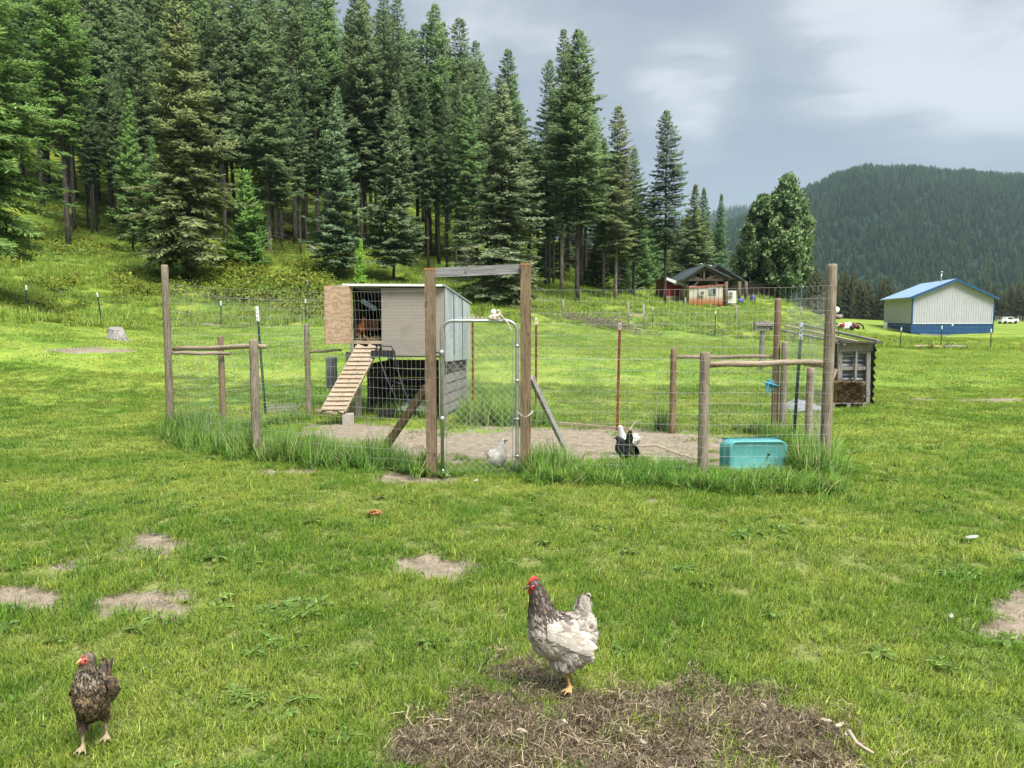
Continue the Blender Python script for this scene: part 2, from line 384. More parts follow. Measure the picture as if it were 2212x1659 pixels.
M_MEAD=mk_grass('meadow_grass',.08,(.20,.30,.040),.62); M_WEED=mk_grass('broad_weeds',.02,(.32,.48,.11),.75)
M_STRAW=leaf_mat('dry_clippings',(.115,.082,.048),(.58,.465,.295),.15,5,.45)
M_CON=conifer_mat(); M_BARK=bark_mat('bark_dark',(.040,.036,.032),(.105,.093,.080)); M_BARKL=bark_mat('bark_pale',(.16,.135,.11),(.36,.32,.27))
M_COT=leaf_mat('cottonwood_leaves',(.115,.21,.070),(.26,.37,.15)); M_BUSH=leaf_mat('hillside_bushes',(.13,.22,.03),(.36,.38,.05),.3,.35)
# ------------------------------------------------------------------ ground sheet
def _axis(a,b,st,out0,out1,g):
    core=list(np.arange(a,b,st)); s=st; x=core[-1]; hi=[]
    while x<out1: s*=g; x+=s; hi.append(x)
    s=st; x=a; lo=[]
    while x>out0: s*=g; x-=s; lo.append(x)
    return np.array(lo[::-1]+core+hi)
def build_ground():
    xs=_axis(-8.5,9.0,.09,-2600,2600,1.085); ys=_axis(1.6,12.5,.075,-40,3400,1.045)
    X,Y=np.meshgrid(xs,ys); Z=TZ(X.ravel(),Y.ravel()).reshape(X.shape)
    nx,ny=len(xs),len(ys); I=np.arange(nx*ny).reshape(ny,nx)
    Fq=np.stack([I[:-1,:-1],I[:-1,1:],I[1:,1:],I[1:,:-1]],-1).reshape(-1,4)
    x,y,z=X.ravel(),Y.ravel(),Z.ravel()
    dm=dirt_mask(x,y,z); dr=dry_mask(x,y,z)*(y<6)
    z=z-.03*dm*(y<8)+dr*(.008+.035*(fbm(x*8,y*8,2)-.4))
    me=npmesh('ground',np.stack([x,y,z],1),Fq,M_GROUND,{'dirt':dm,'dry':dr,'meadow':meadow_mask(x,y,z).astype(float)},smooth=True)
    obj('ground',me,kind='structure')
build_ground()
# ------------------------------------------------------------------ grass and other ground cover
def clump(name,n,rad,h,w,lean,seg,mat,curl=.5,seed=0,hv=.35):
    r=np.random.default_rng(seed); V=[];Fq=[];rn=[]
    for i in range(n):
        a=r.uniform(0,6.283); q=rad*math.sqrt(r.random()); p=np.array([q*math.cos(a),q*math.sin(a),-.006])
        d=r.uniform(0,6.283); L=h*(1-hv+2*hv*r.random()); ln=lean*(.25+1.1*r.random()); sd=np.array([-math.sin(d),math.cos(d),0]); ou=np.array([math.cos(d),math.sin(d),0])
        b=len(V); rv=r.random(); ww=w*(.7+.6*r.random())
        for k in range(seg+1):
            t=k/seg; ang=ln*(1-curl)+ln*curl*2*t
            if k: p=p+(ou*math.sin(ang)+np.array([0,0,math.cos(ang)]))*L/seg
            q_=ww*(1-t**1.6)*.5+.0002
            V+= [p-sd*q_,p+sd*q_]; rn+=[rv,rv]
            if k: Fq.append((b+2*k-2,b+2*k-1,b+2*k+1,b+2*k))
    me=npmesh(name,np.array(V),np.array(Fq),mat,{'rnd':np.array(rn)}); q=np.repeat(r.normal(0,.6,(len(V)//(2*seg+2),3)),2*seg+2,0)
    return upnormals(me,q+np.array([0,0,1.0]))
def weed(name,n,rad,size,mat,seed,lift=.5):
    r=np.random.default_rng(seed); V=[];Fq=[];rn=[]
    for i in range(n):
        a=r.uniform(0,6.283); ou=np.array([math.cos(a),math.sin(a),0]); sd=np.array([-math.sin(a),math.cos(a),0]); c=ou*rad*r.random()*.5
        L=size*(.6+.8*r.random()); el=lift*r.random(); up=np.array([0,0,1]); b=len(V); rv=r.random(); z0=.018+size*.35*r.random()
        for t,w in ((0,.05),(.35,.24),(.7,.26),(1,.02)):
            p=c+(ou*math.cos(el*(1.2-t*1.5))+up*math.sin(el*(1.2-t*1.5)))*L*t+up*z0
            V+=[p-sd*w*L*.8+up*.08*L*w,p+sd*w*L*.8+up*.08*L*w]; rn+=[rv,rv]
        for k in range(3): Fq.append((b+2*k,b+2*k+1,b+2*k+3,b+2*k+2))
    me=npmesh(name,np.array(V),np.array(Fq),mat,{'rnd':np.array(rn)}); return upnormals(me,np.repeat(r.normal(0,.4,(len(V)//8,3)),8,0)+np.array([0,0,1]))
def view_pts(y0,y1,dens,mar=1.14,add=.5):
    n=int(dens*.668*mar*(y1*y1-y0*y0)+dens*add*2*(y1-y0))
    y=np.sqrt(rng.uniform(y0*y0,y1*y1,n)); x=rng.uniform(-1,1,n)*(.668*y*mar+add); return x,y
def scatter(name,x,y,srcs,probs,smin,smax,keep=None,tilt=.12,hz=None,kind='stuff',dz=0.0):
    z=TZ(x,y)
    if keep is not None:
        k=keep(x,y,z); x,y,z=x[k],y[k],z[k]
        if hz is not None: hz=hz[k]
    n=len(x); s=rng.uniform(smin,smax,n); S=np.stack([s,s,s*(hz if hz is not None else rng.uniform(.8,1.2,n))],1)
    rot=np.stack([rng.normal(0,tilt,n),rng.normal(0,tilt,n),rng.uniform(0,6.283,n)],1)
    return gn_scatter(name,np.stack([x,y,z+dz],1),rot,S,srcs,rng.choice(len(srcs),n,p=np.array(probs)/sum(probs)),kind)
def bare(x,y,z,th=.45): return (np.maximum(dirt_mask(x,y,z),.62*dry_mask(x,y,z)*(y<6))+rng.normal(0,.17,len(x)))<th
def build_grass():
    L=[clump('grass',95,.08,.040,.0034,.95,3,M_LAWN,seed=i) for i in range(4)]+[clump('grass',60,.09,.060,.0042,1.05,3,M_LAWN,seed=9),weed('weed',12,.05,.05,M_WEED,3)]
    pr=[3,3,3,3,1.6,.07]
    x,y=view_pts(1.75,4.6,300); lush=.72+.55*fbm(x*1.4,y*1.4,14)
    scatter('lawn_grass',x,y,L,pr,.8,1.2,bare,hz=lush)
    x,y=view_pts(4.6,9.0,170); lush=.58+.45*fbm(x*1.4,y*1.4,14)
    scatter('lawn_grass',x,y,L,pr,1.0,1.4,bare,hz=lush)
    L2=[clump('grass',120,.2,.032,.0075,1.25,2,M_LAWN,seed=20+i) for i in range(3)]
    far=lambda x,y,z: bare(x,y,z)&~meadow_mask(x,y,z)
    x,y=view_pts(9,17,55); scatter('lawn_grass',x,y,L2,[1,1,1],.9,1.3,far)
    L3=[clump('grass',130,.5,.035,.016,1.0,1,M_LAWN,seed=30+i) for i in range(3)]
    x,y=view_pts(17,44,8.0); scatter('lawn_grass',x,y,L3,[1,1,1],.9,1.4,far)
    x,y=view_pts(1.8,9.5,26); LT=[clump('lush_grass',34,.07,.075,.0055,.8,4,M_TALL,seed=44+i) for i in range(2)]+[weed('weed',14,.06,.055,M_WEED,46,.7)]
    scatter('lush_tufts',x,y,LT,[2,2,.25],.7,1.25,lambda x,y,z:bare(x,y,z)&(fbm(x*.9+5,y*1.3,64)+.25*fbm(x*4,y*4,65)>.70))
    x,y=view_pts(1.8,7,26); WD=[weed('weed',16,.07,.06,M_WEED,47,.6),weed('weed',22,.10,.045,M_WEED,48,.5),weed('weed',11,.05,.06,M_WEED,49,.6)]
    scatter('broad_weeds',x,y,WD,[1,1,.4],.5,.95,lambda x,y,z:bare(x,y,z)&(fbm(x*1.1+9,y*1.1,68)+.3*fbm(x*5,y*5,69)>.80))
    # sparse dry stubble inside bare earth
    S=[clump('stubble',26,.09,.03,.003,1.25,2,M_STRAW,seed=40+i) for i in range(2)]
    x,y=view_pts(2,9.5,34); scatter('soil_straw',x,y,S,[1,1],.7,1.3,lambda x,y,z:(dirt_mask(x,y,z)>.4))
    # meadow and hillside grass
    Mw=[clump('meadow',90,.4,.24,.018,.8,2,M_MEAD,seed=50+i) for i in range(3)]
    x,y=view_pts(18,58,4.6); keep=lambda x,y,z: meadow_mask(x,y,z)&(y<62+x*.0)
    scatter('meadow_grass',x,y,Mw,[1,1,1],.6,1.3,keep,hz=(.45+1.1*fbm(x*.3,y*.3,63))*np.where((x>19)&(y>43),.35,1))
    x,y=view_pts(58,120,1.3); scatter('meadow_grass',x,y,Mw,[1,1,1],.9,1.6,keep=lambda x,y,z:meadow_mask(x,y,z)&(x<26))
    # clippings: the heap in front
    K=[]
    for i in range(4):
        K.append(clump('clippings',90,.08,.042,.0026,1.6,2,M_STRAW,curl=.6,seed=60+i,hv=.8))
    x,y=view_pts(1.9,3.9,420); 
    def kd(x,y,z):
        q=dry_mask(x,y,z); d=q+rng.normal(0,.34,len(x))-1.1*(fbm(x*4,y*4,15)-.5); return (d>.55)&(q>.15)
    zz=rng.uniform(.3,1.3,len(x))*(.3+1.2*fbm(x*7,y*7,6))
    scatter('dry_clippings',x,y,K,[1,1,1,1],.6,1.25,kd,tilt=.35,hz=zz,dz=.012)
    x,y=view_pts(9,24,1.5)                         # dark raked tufts left on the mown field behind the pen
    ck=lambda x,y,z:(fbm(x*.5,y*1.6,77)>.60)&(x>0)&~meadow_mask(x,y,z)&bare(x,y,z)
    scatter('raked_tufts',x,y,[clump('tuft',60,.25,.10,.009,1.4,2,M_STRAW,seed=71),clump('tuft',60,.25,.10,.009,1.2,2,M_TALL,seed=72)],[.5,.5],.5,1.1,ck)
build_grass()
# tall grass along the pen, where the mower does not reach
def along(pts,n,wid,skip=()):
    pts=[Vector((p[0],p[1],0)) for p in pts]; L=[(pts[i+1]-pts[i]).length for i in range(len(pts)-1)]; tot=sum(L); out=[]
    for _ in range(n):
        t=rng.uniform(0,tot); i=0
        while t>L[i]: t-=L[i]; i+=1
        p=pts[i].lerp(pts[i+1],t/L[i]); d=(pts[i+1]-pts[i]).normalized(); q=rng.normal(0,wid)
        out.append((p.x-d.y*q,p.y+d.x*q))
    return np.array(out).T
A_=G(370,948); B_=G(555,990); GL=G(933,1022); GR=G(1135,1022); C_=G(1517,1036); D_=G(1781,1030)
E_=G(483,930); E2=G(667,906); H_=G(1672,946); I_=G(1452,936); T3=G(1335,930); BR=G(1745,972)
T2=P(1160,0,12.9); T2=Vector((T2.x,12.9,0)); T1=P(1018,0,13.1); T1=Vector((T1.x,13.1,0))
def build_tall():
    TG=[clump('tall_grass',26,.07,.30,.0085,.55,4,M_TALL,curl=.75,seed=80+i) for i in range(4)]+[clump('tall_grass',10,.05,.46,.010,.9,5,M_TALL,curl=.9,seed=90),clump('dry_stalks',5,.06,.46,.005,.5,4,M_STRAW,curl=.6,seed=91)]
    xs=[];ys=[];hs=[]
    for seg,n,w,h in (((A_,B_),250,.13,1.0),((B_,G(830,1005)),260,.15,.85),((G(830,1005),GL),70,.10,.6),((GL,GR),40,.07,.2),((GR,G(1235,1022)),110,.12,.85),((G(1235,1022),C_),220,.12,.58),((C_-Vector((0,.03,0)),D_-Vector((.25,.05,0))),230,.10,.24),((D_-Vector((.3,0,0)),D_+Vector((.06,-.03,0))),130,.12,1.0),
        ((G(1142,1038),G(1520,1052)),210,.10,.42),((G(1520,1058),G(1808,1062)),230,.10,.50),((D_,BR),120,.15,.9),((BR,H_),90,.12,.8),((A_,E_),130,.14,.9),((E_,E2),70,.1,.5),((G(1000,915),G(1190,915)),150,.16,1.1),((G(1590,930),G(1700,945)),40,.1,.7),((G(1425,930),G(1445,930)),18,.05,1.0),((G(820,890),G(930,905)),60,.15,.7),((G(560,960),G(700,975)),60,.2,.55),((G(640,860),G(700,880)),60,.2,.6)):
        p=along(seg,int(n*1.25),w); xs.append(p[0]); ys.append(p[1]); hs.append(np.full(len(p[0]),h))
    x=np.concatenate(xs); y=np.concatenate(ys); h=np.concatenate(hs)*(.35+.95*rng.random(len(x)))*(.55+.9*fbm(x*2.2,y*2.2,27))
    inpen=lambda x,y,z: np.ones(len(x),bool)
    scatter('tall_pen_grass',x,y,TG,[3,3,3,3,1.2,.8],.7,1.15,inpen,tilt=.15,hz=h)
build_tall()
# ------------------------------------------------------------------ trees
def conifer(name,seed,H,hb,R,nb,kind='fir',dens=1.0,twl=1.0,lush=1.0):
    """crown mesh of sprays on whorled branches; returns (crown mesh, trunk mesh). Unit: metres."""
    r=np.random.default_rng(seed); V=[];Fq=[];tip=[];rn=[]
    tb=MB(); 
    pts=[Vector((math.sin(i*.9+seed)*.02*i/4,math.cos(i*1.3+seed)*.02*i/4,H*i/12-(.6 if i==0 else 0))) for i in range(13)]
    r0=H*.0070; tb.tube(pts,[max(.012,r0*(1.25 if i==0 else 1)*(1-i/12.3)**.85) for i in range(13)],8)
    def spray(p,d,u,L,w,tp,rv):
        d=d/np.linalg.norm(d); s=np.cross(d,u); s/=np.linalg.norm(s)+1e-9
        b=len(V); V.extend([p,p+d*L*.5+s*w,p+d*L,p+d*L*.5-s*w]); Fq.append((b,b+1,b+2,b+3)); tip.extend([tp*.4,tp*.8,tp,tp*.8]); rn.extend([rv]*4)
    up=np.array([0,0,1.0])
    for i in range(nb):
        u=(i+r.random())/nb; u=u**1.15 if kind!='larch' else u
        h=hb+(H-hb)*u*.985; az=i*2.39996+r.normal(0,.35)
        prof={'fir':(1-u)**.85*(.55+.45*min(1,u*6+.3)),'spruce':(1-u)**.72*(.75+.25*min(1,u*5)),'tall':(1-u)**.6*(.35+.65*min(1,u*2.5+.2)),'larch':(1-u)**.6*(.5+.5*min(1,u*3)),'young':(1-u)**.95}[kind]
        L=R*prof*(r.uniform(.42,1.18))*(1-.35*max(0,math.sin(az*1.0+seed+u*9)))+.10
        if r.random()<.06: L*=1.25
        out=np.array([math.cos(az),math.sin(az),0]); sd=np.array([-math.sin(az),math.cos(az),0])
        a0={'fir':.05+.75*u,'spruce':-.22+.95*u,'tall':-.12+.8*u,'larch':-.02+.5*u,'young':.28+.5*u}[kind]+r.normal(0,.1)
        dr={'fir':-.25,'spruce':-.30,'tall':-.22,'larch':-.12,'young':-.1}[kind]
        P0=np.array([0,0,h]); fn=lambda t:P0+out*L*t*math.cos(a0)+up*L*(math.sin(a0)*t+dr*t*t+.16*t**4)
        # branch wood
        b0,b1,b2=fn(0),fn(.5),fn(.95)
        if L>.5: tb.tube([b0,b1,b2],[.012+.012*L,.008+.007*L,.004],3,cap=False)
        nt=max(3,int(L*6.0*dens*(.75 if kind=='larch' else 1)))
        t0=.18 if kind!='larch' else .25
        for k in range(nt):
            t=t0+(1-t0)*(k+r.random())/nt; p=fn(t); tang=fn(min(1,t+.05))-fn(t-.05); tang/=np.linalg.norm(tang)
            for sg in (-1,1):
                lt=(.10+.36*L*(1-t)**.8*(.6+.6*r.random())*(1 if t>.3 else .7))*twl; lt=min(lt,.85)
                ang=.95-.25*t+r.normal(0,.15); d=tang*math.cos(ang)+sd*sg*math.sin(ang)+up*(r.normal(-.10,.14)); d/=np.linalg.norm(d)
                rv=r.random()
                m=max(1,int(lt/.17))
                for q in range(m):
                    c=p+d*lt*(q/m)
                    spray(c,d+up*r.normal(0,.15),up+sd*r.normal(0,.6)+tang*r.normal(0,.5),lt/m*1.5+.06,.045*lush*(.8+.5*r.random()),(q+1)/m*(.4+.6*t),rv)
                    e=d*.6+tang*.7*(1 if (q%2) else -.3)+up*r.normal(-.12,.35)
                    spray(c+d*.04,e,up+sd*r.normal(0,.8),.13+.10*r.random(),.036*lush,(q+1)/m*(.5+.5*t),r.random())
        spray(fn(.9),fn(1)-fn(.8),up,.25,.045*lush,1,r.random())
    for k in range(10):    # leader
        a=r.uniform(0,6.28); spray(np.array([0,0,H-.9+.09*k]),np.array([math.cos(a)*.6,math.sin(a)*.6,.8]),np.array([math.sin(a),-math.cos(a),.2]),.22,.03,1,r.random())
    if hb>H*.18:           # dead lower branches
        for k in range(int(26)):
            h=hb*r.uniform(.35,1.05); az=r.uniform(0,6.28); L=r.uniform(.4,R*.65); dz=r.uniform(-.5,.15)*L
            q=[Vector((0,0,h)),Vector((math.cos(az)*L*.5,math.sin(az)*L*.5,h+dz*.3)),Vector((math.cos(az+.2)*L,math.sin(az+.2)*L,h+dz))]
            tb.tube(q,[.022,.014,.005],3,cap=False)
    V=np.array(V); nb_=len(V)//4; c=V.reshape(nb_,4,3).mean(1); rad=np.stack([c[:,0],c[:,1],np.zeros(nb_)],1); rad/=np.linalg.norm(rad,axis=1)[:,None]+1e-6
    me=npmesh(name+'_crown',V,np.array(Fq),M_CON,{'tip':np.array(tip),'rnd':np.array(rn)})
    upnormals(me,np.repeat(rad*.75+np.array([0,0,.75])+r.normal(0,.42,(nb_,3)),4,0))
    return me,tb,H,R
TV={}
def variant(k,*a,bark=None,**kw):
    me,tb,H,R=conifer(k,*a,**kw); TV[k]=(me,tb.mesh('trunk',bark or M_BARK,True),H,R)
variant('spruce1',1,16,1.6,3.3,360,kind='spruce',dens=1.05,lush=1.25)
variant('spruce2',2,16,1.0,3.6,370,kind='spruce',dens=1.0,lush=1.25)
variant('fir1',3,14,1.3,2.5,320,kind='fir',dens=1.2,lush=1.25)
variant('fir2',4,15,1.8,2.6,320,kind='fir',dens=1.15,lush=1.25)
variant('tall1',5,22,6.6,2.9,300,kind='tall',dens=1.05,lush=1.3)
variant('tall2',6,22,5.2,2.7,310,kind='tall',dens=1.05,bark=M_BARKL,lush=1.3)
variant('tall3',7,24,8,2.8,260,kind='tall',dens=1.0,lush=1.3)
variant('larch1',8,24,7,2.5,260,kind='larch',dens=.9,lush=1.05)
variant('larch2',9,24,5.5,2.3,270,kind='larch',dens=.9,lush=1.05)
variant('young1',10,6,.3,1.4,190,kind='young',dens=1.5,twl=.9)
variant('near1',11,22,3.0,5.0,360,kind='spruce',dens=1.15,twl=1.15,lush=.8)
HALFK=1.26
def tree(name,label,px,D,top,half,var,col,group=None,rz=None,lean=(0,0),sink=.15,zbase=None,cat='tree'):
    me,tr,H,R=TV[var]
    x=P(px,600,D).x; z=Z1(x,D)-sink
    zt=P(px,top,D).z; h=max(3,zt-z); sz=h/H; sx=(half*HALFK/F*D)/R
    t=thing(name,label,cat,(x,D,z),rng.uniform(0,6.28) if rz is None else rz,group)
    if lean==(0,0): lean=(rng.normal(0,.012),rng.normal(0,.015))
    t.rotation_euler=(lean[0],lean[1],t.rotation_euler[2])
    c=obj('crown',me,t); c.scale=(sx,sx,sz); c.color=(3.4*col[0],3.3*col[1],2.75*col[2],1)
    k=obj('trunk',tr,t); ts=max(sz,.6*sx+.4*sz)*1.05; k.scale=(ts,ts,sz)
    return t
BG=(.056,.088,.046); BLUE=(.062,.098,.062); BRN=(.078,.098,.046); BRI=(.066,.116,.034); DK=(.048,.078,.040); OLV=(.068,.092,.045); GRY=(.076,.098,.062)
tree('spruce_tree','broad bright green spruce with boughs hanging over the wire fence at the photo edge',-25,28,-330,175,'near1',BRI,lean=(0,.01))
tree('fir_tree','slim fir with bare reddish trunk and a few bright green boughs, on the open slope',152,50,-190,75,'tall3',(.058,.108,.032),lean=(0,-.01))
tree('fir_tree','grey-barked twin of the slim bare-trunked fir, just behind it on the slope',166,56,-150,48,'tall3',(.06,.11,.03))
for _px,_D in ((-290,34),(-420,40)): tree('forest_tree','tall dark forest tree, crowded among others up the wooded hillside',_px,_D,-420,95,'tall2',BG,'crowded firs and larches of the hillside forest')
tree('spruce_tree','large olive-brown spruce standing alone low on the slope, its dark trunk showing below',405,41,-25,108,'spruce1',BRN)
tree('young_fir_tree','bright green bushy young fir beside the large olive-brown spruce',540,44.5,372,52,'young1',(.060,.120,.032),cat='tree')
tree('young_fir_tree','small bright green fir half hidden behind the olive-brown spruce, uphill of it',290,50,190,45,'fir2',(.062,.115,.036))
tree('fir_tree','dark fir with a pale bare curved trunk beside the bushy young fir',585,50.5,48,82,'tall2',BG)
tree('fir_tree','blue-green fir with a dense narrow cone, directly behind the chicken coop',735,45,186,62,'fir1',BLUE)
tree('fir_tree','blue-green fir with browned lower boughs, beside the dense narrow one behind the coop',850,47,196,68,'fir2',(.064,.094,.056))
tree('young_fir_tree','tiny yellow-green seedling fir just above the coop roof',777,42,545,16,'young1',(.10,.20,.03))
tree('spruce_tree','big shaggy grey-brown spruce with boughs to the ground, behind the gate',1082,42.5,185,104,'spruce2',GRY)
tree('fir_tree','tall fir with bare pale brown trunk, the tallest of the clump beyond the gate',1247,49,60,82,'tall1',(.055,.088,.045),lean=(0,.012))
tree('fir_tree','thin dark fir whose rounded top rises close beside the tallest of the clump',1213,54,62,48,'tall2',DK)
tree('fir_tree','dark pointed fir on the sky side of the gap behind the shaggy grey-brown spruce',1178,58,128,50,'tall1',BG)
tree('fir_tree','fir with browned boughs and bare trunk at the open end of the clump',1330,53,226,56,'tall2',(.074,.092,.046))
tree('fir_tree','dark slender fir filling in behind the brown-boughed fir at the end of the clump',1368,60,318,40,'tall1',BG)
tree('fir_tree','lone fir with a long clear trunk, standing apart against the sky',1437,57,236,55,'tall1',(.045,.072,.045))
tree('fir_tree','short brownish fir just behind the lone long-trunked fir',1492,70,398,45,'fir2',OLV)
tree('fir_tree','short dark fir above the open pavilion roof',1518,78,405,34,'fir1',BG)
tree('fir_tree','narrow green fir nearest to the cottonwood tree',1552,84,418,27,'fir1',(.05,.095,.045))
tree('fir_tree','brown-tinged fir low behind the pavilion roof',1475,88,470,52,'fir2',BRN)
# second row: tall trees that make the forest edge skyline
_sky=np.array([(-300,-300),(700,-120),(765,-5),(800,-40),(860,-30),(893,45),(925,20),(950,-5),(1000,30),(1035,90),(1090,108),(1130,175),(1160,215),(1180,128),(1215,62),(1250,60),(1290,165),(1330,228),(1375,335),(1392,430),(1420,470),(1500,420),(1560,430),(1600,560)],float)
def build_forest():
    fixed=[(250,60,-60),(310,58,20),(200,66,-120),(455,60,-70),(490,58,-55),(530,62,-25),(600,61,-70),(640,58,-90),(690,60,-50),(715,64,-60),(783,60,-35),(805,66,10),(832,62,-25),(866,60,-28),(905,64,62),(948,59,4),(965,64,40),(1003,60,38),(1030,66,85),(1090,62,110),(1118,60,160),(1010,50,205)]
    lab='tall dark forest tree, crowded among others up the wooded hillside'; grp='crowded firs and larches of the hillside forest'
    vs=['tall1','tall2','larch1','larch2','tall3']; cols=[BG,DK,(.050,.090,.045),(.060,.105,.045),(.058,.085,.048),(.05,.08,.045)]
    own=['tall forest fir rising straight above the tree stump, its top out of the photo', 'tall forest fir between the olive-brown spruce and the tree stump, top out of photo', 'tall forest fir above the leaning steel post, its top out of the photo', "dark forest larch standing just behind the big olive-brown spruce's crown edge", 'dark forest tree above the short brown pen post, top out of the photo', 'dark forest tree above the short grey pen post, top out of the photo', 'forest fir directly behind the pale curved trunk, top out of the photo', 'forest fir above the short pen post nearest the coop, top out of the photo', 'dark forest fir above the open hatch door, reaching out of the photo', 'dark forest fir behind the densest blue-green fir, just before the sky gap', 'forest larch at the sky gap above the coop ramp, reaching out of the photo', 'thin forest tree with its tip in the sky gap above the hatch opening', 'tall forest larch beside the sky gap, above the middle of the coop', 'tall forest tree above the plywood front panel, its top just out of the photo', 'lower forest tip in the notch of sky above the first gate post', "feathery forest larch whose tip touches the photo's upper edge above the gate hinge", 'second feathery larch tip above the gate, a little lower than its neighbour', 'third feathery larch tip above the middle of the gate', "lower dark tip on the sloping skyline above the gate's latch side", 'dark fir tip on the sloping skyline above the big shaggy spruce', 'lowest fir tip of the sloping skyline, just before the open gap', 'mid-height pale-trunked fir in front of the feathery larches above the gate']
    k=0
    for px,D,top in fixed:
        tree('forest_tree',own[k],px,D,top,56+rng.uniform(-8,16),vs[k%5] if top<100 else 'tall2',cols[k%6],grp); k+=1
    for D,step in ((64,62),(70,56),(77,54),(88,58),(102,62)):
        px=-640+rng.uniform(0,40)
        while px<1420:
            s=np.interp(px,_sky[:,0],_sky[:,1])
            if px<1165 or (1190<px<1345):
                top=s+rng.uniform(25,150)
                if rng.random()<.9: tree('forest_tree',lab,px,D+rng.uniform(-3,3),top,rng.uniform(50,72)*67/D+6,vs[int(rng.integers(5))],cols[int(rng.integers(6))],grp)
            px+=step*rng.uniform(.75,1.3)*(1.9 if px<-150 else 1)
    # slim bare understorey poles between the big trunks
    for i in range(26):
        px=rng.choice([rng.uniform(570,700),rng.uniform(870,1000),rng.uniform(190,300),rng.uniform(1180,1400)]); D=rng.uniform(52,66)
        tree('forest_tree','thin suppressed fir pole with a bare trunk, in the shade among the big trunks',px,D,max(150,np.interp(px,_sky[:,0],_sky[:,1])+rng.uniform(60,180)),26,'tall3',DK,'thin fir poles in the forest shade')
    # young firs in front of the forest edge and on the slope
    for px,D,top,half in ((330,56,300,36),(560,56,400,28),(1405,78,500,36),(1385,72,470,34),(1290,66,520,34),(1350,66,540,30),(1180,66,520,36)):
        tree('young_fir_tree','young fir thicket tree, dark green and bushy, under the forest edge',px,D,top,half,'young1',(.048,.095,.036),'young firs under the forest edge')
    for i,px in enumerate((1185,1215,1245,1270,1300,1335,1365,1395,1420)):
        tree('forest_tree','dark fir filling the gap low between the tall trunks of the clump',px,80+(i*7)%17,470+(i*37)%60,44,'fir2' if i%2 else 'fir1',OLV if i%3==0 else DK,'firs filling the gaps behind the clump')
    for px,D,top,half in ((1405,100,430,40),(1440,104,470,40),(1500,110,450,40),(1540,112,500,36),(1585,118,545,40),(1460,96,520,45),(1530,100,550,45),(1600,110,575,40),(1380,92,480,40)):
        tree('forest_tree','dark fir low in the wood behind the pavilion and red shed',px,D,top,half,'fir2',OLV if rng.random()<.5 else DK,'firs in the wood behind the pavilion')
build_forest()
# cottonwood
def cottonwood():
    r=np.random.default_rng(5); V=[];Fq=[];rn=[]; tb=MB(); H=14.0
    D=74; x=P(1672,600,D).x; z=Z1(x,D)-.2
    H=P(1672,382,D).z-z
    tb.tube([(0,0,-.3),(.1,0,H*.15),(.0,.1,H*.45),(.15,0,H*.85)],[.42,.34,.22,.05],8)
    cl=[]
    pr=np.array([(0,.5),(.12,.86),(.35,1),(.55,.9),(.75,.62),(.9,.32),(1,.06)])
    for i in range(430):
        ld=(1.15,1.0,2.75) if r.random()<.6 else (-1.35,.84,2.55)
        u=r.random()**.9; h=H*ld[1]*(.09+.90*u); az=r.uniform(0,6.28)
        Rr=ld[2]*np.interp(u,pr[:,0],pr[:,1])*(.35+.75*r.random()**.6)
        c=np.array([math.cos(az)*Rr+ld[0]*(.25+.75*u),math.sin(az)*Rr,h]); cl.append((c,.30+.38*r.random()))
        if i%3==0: tb.tube([(0,0,max(.8,h-1.6-Rr*.6)),(c[0]*.5,c[1]*.5,h-.7),tuple(c)],[.09,.05,.015],3,cap=False)
    for c,s in cl:
        n=85
        for k in range(n):
            d=r.normal(0,1,3); d/=np.linalg.norm(d); p=c+d*s*r.random()**.4*np.array([1,1,1.25])
            a=r.normal(0,1,3); a/=np.linalg.norm(a); b=np.cross(a,r.normal(0,1,3)); b/=np.linalg.norm(b); L=.11+.07*r.random()
            i0=len(V); V.extend([p-a*L,p+b*L*.75,p+a*L,p-b*L*.75]); Fq.append((i0,i0+1,i0+2,i0+3)); rn.extend([r.random()]*4)
    t=thing('cottonwood_tree','full leafy pale green cottonwood beside the open pavilion','tree',(x,D,z))
    V=np.array(V); c=V.reshape(-1,4,3).mean(1); nn_=c*np.array([1,1,.25])/3+np.array([0,0,.25]); me=npmesh('cottonwood_crown',V,np.array(Fq),M_COT,{'rnd':np.array(rn)}); upnormals(me,np.repeat(nn_+r.normal(0,.85,c.shape),4,0)); obj('crown',me,t)
    obj('trunk',tb.mesh('cottonwood_trunk',M_BARK,True),t)
cottonwood()
# low-detail firs for the valley tree line and the mountain
def lowfir(name,seed,n,h=1.0,w=.17):
    r=np.random.default_rng(seed); V=[];Fq=[];tp=[];rn=[]
    for i in range(n):
        u=(i+.3)/n; z=h*(.06+.92*u); R=w*(1-u)**.8+.012; az=i*2.4; 
        m=5
        for k in range(m):
            a=az+k*6.283/m+r.normal(0,.25); L=R*r.uniform(.65,1.2); d=np.array([math.cos(a),math.sin(a),0]); s=np.array([-math.sin(a),math.cos(a),0])
            p=np.array([0,0,z+.035]); b=len(V); V.extend([p,p+d*L*.6+s*L*.32-np.array([0,0,.02]),p+d*L-np.array([0,0,.055*h]),p+d*L*.6-s*L*.32-np.array([0,0,.02])]); Fq.append((b,b+1,b+2,b+3)); q=r.random(); tp.extend([0,.5,1,.5]); rn.extend([q]*4)
    return np.array(V),np.array(Fq),{'tip':np.array(tp),'rnd':np.array(rn)}
def lown(me,v,s):
    c=v.reshape(-1,4,3).mean(1); rd=np.stack([c[:,0],c[:,1],0*c[:,0]],1); rd/=np.linalg.norm(rd,axis=1)[:,None]+1e-6
    return upnormals(me,np.repeat(rd+np.array([0,0,.7])+np.random.default_rng(s).normal(0,.35,c.shape),4,0))
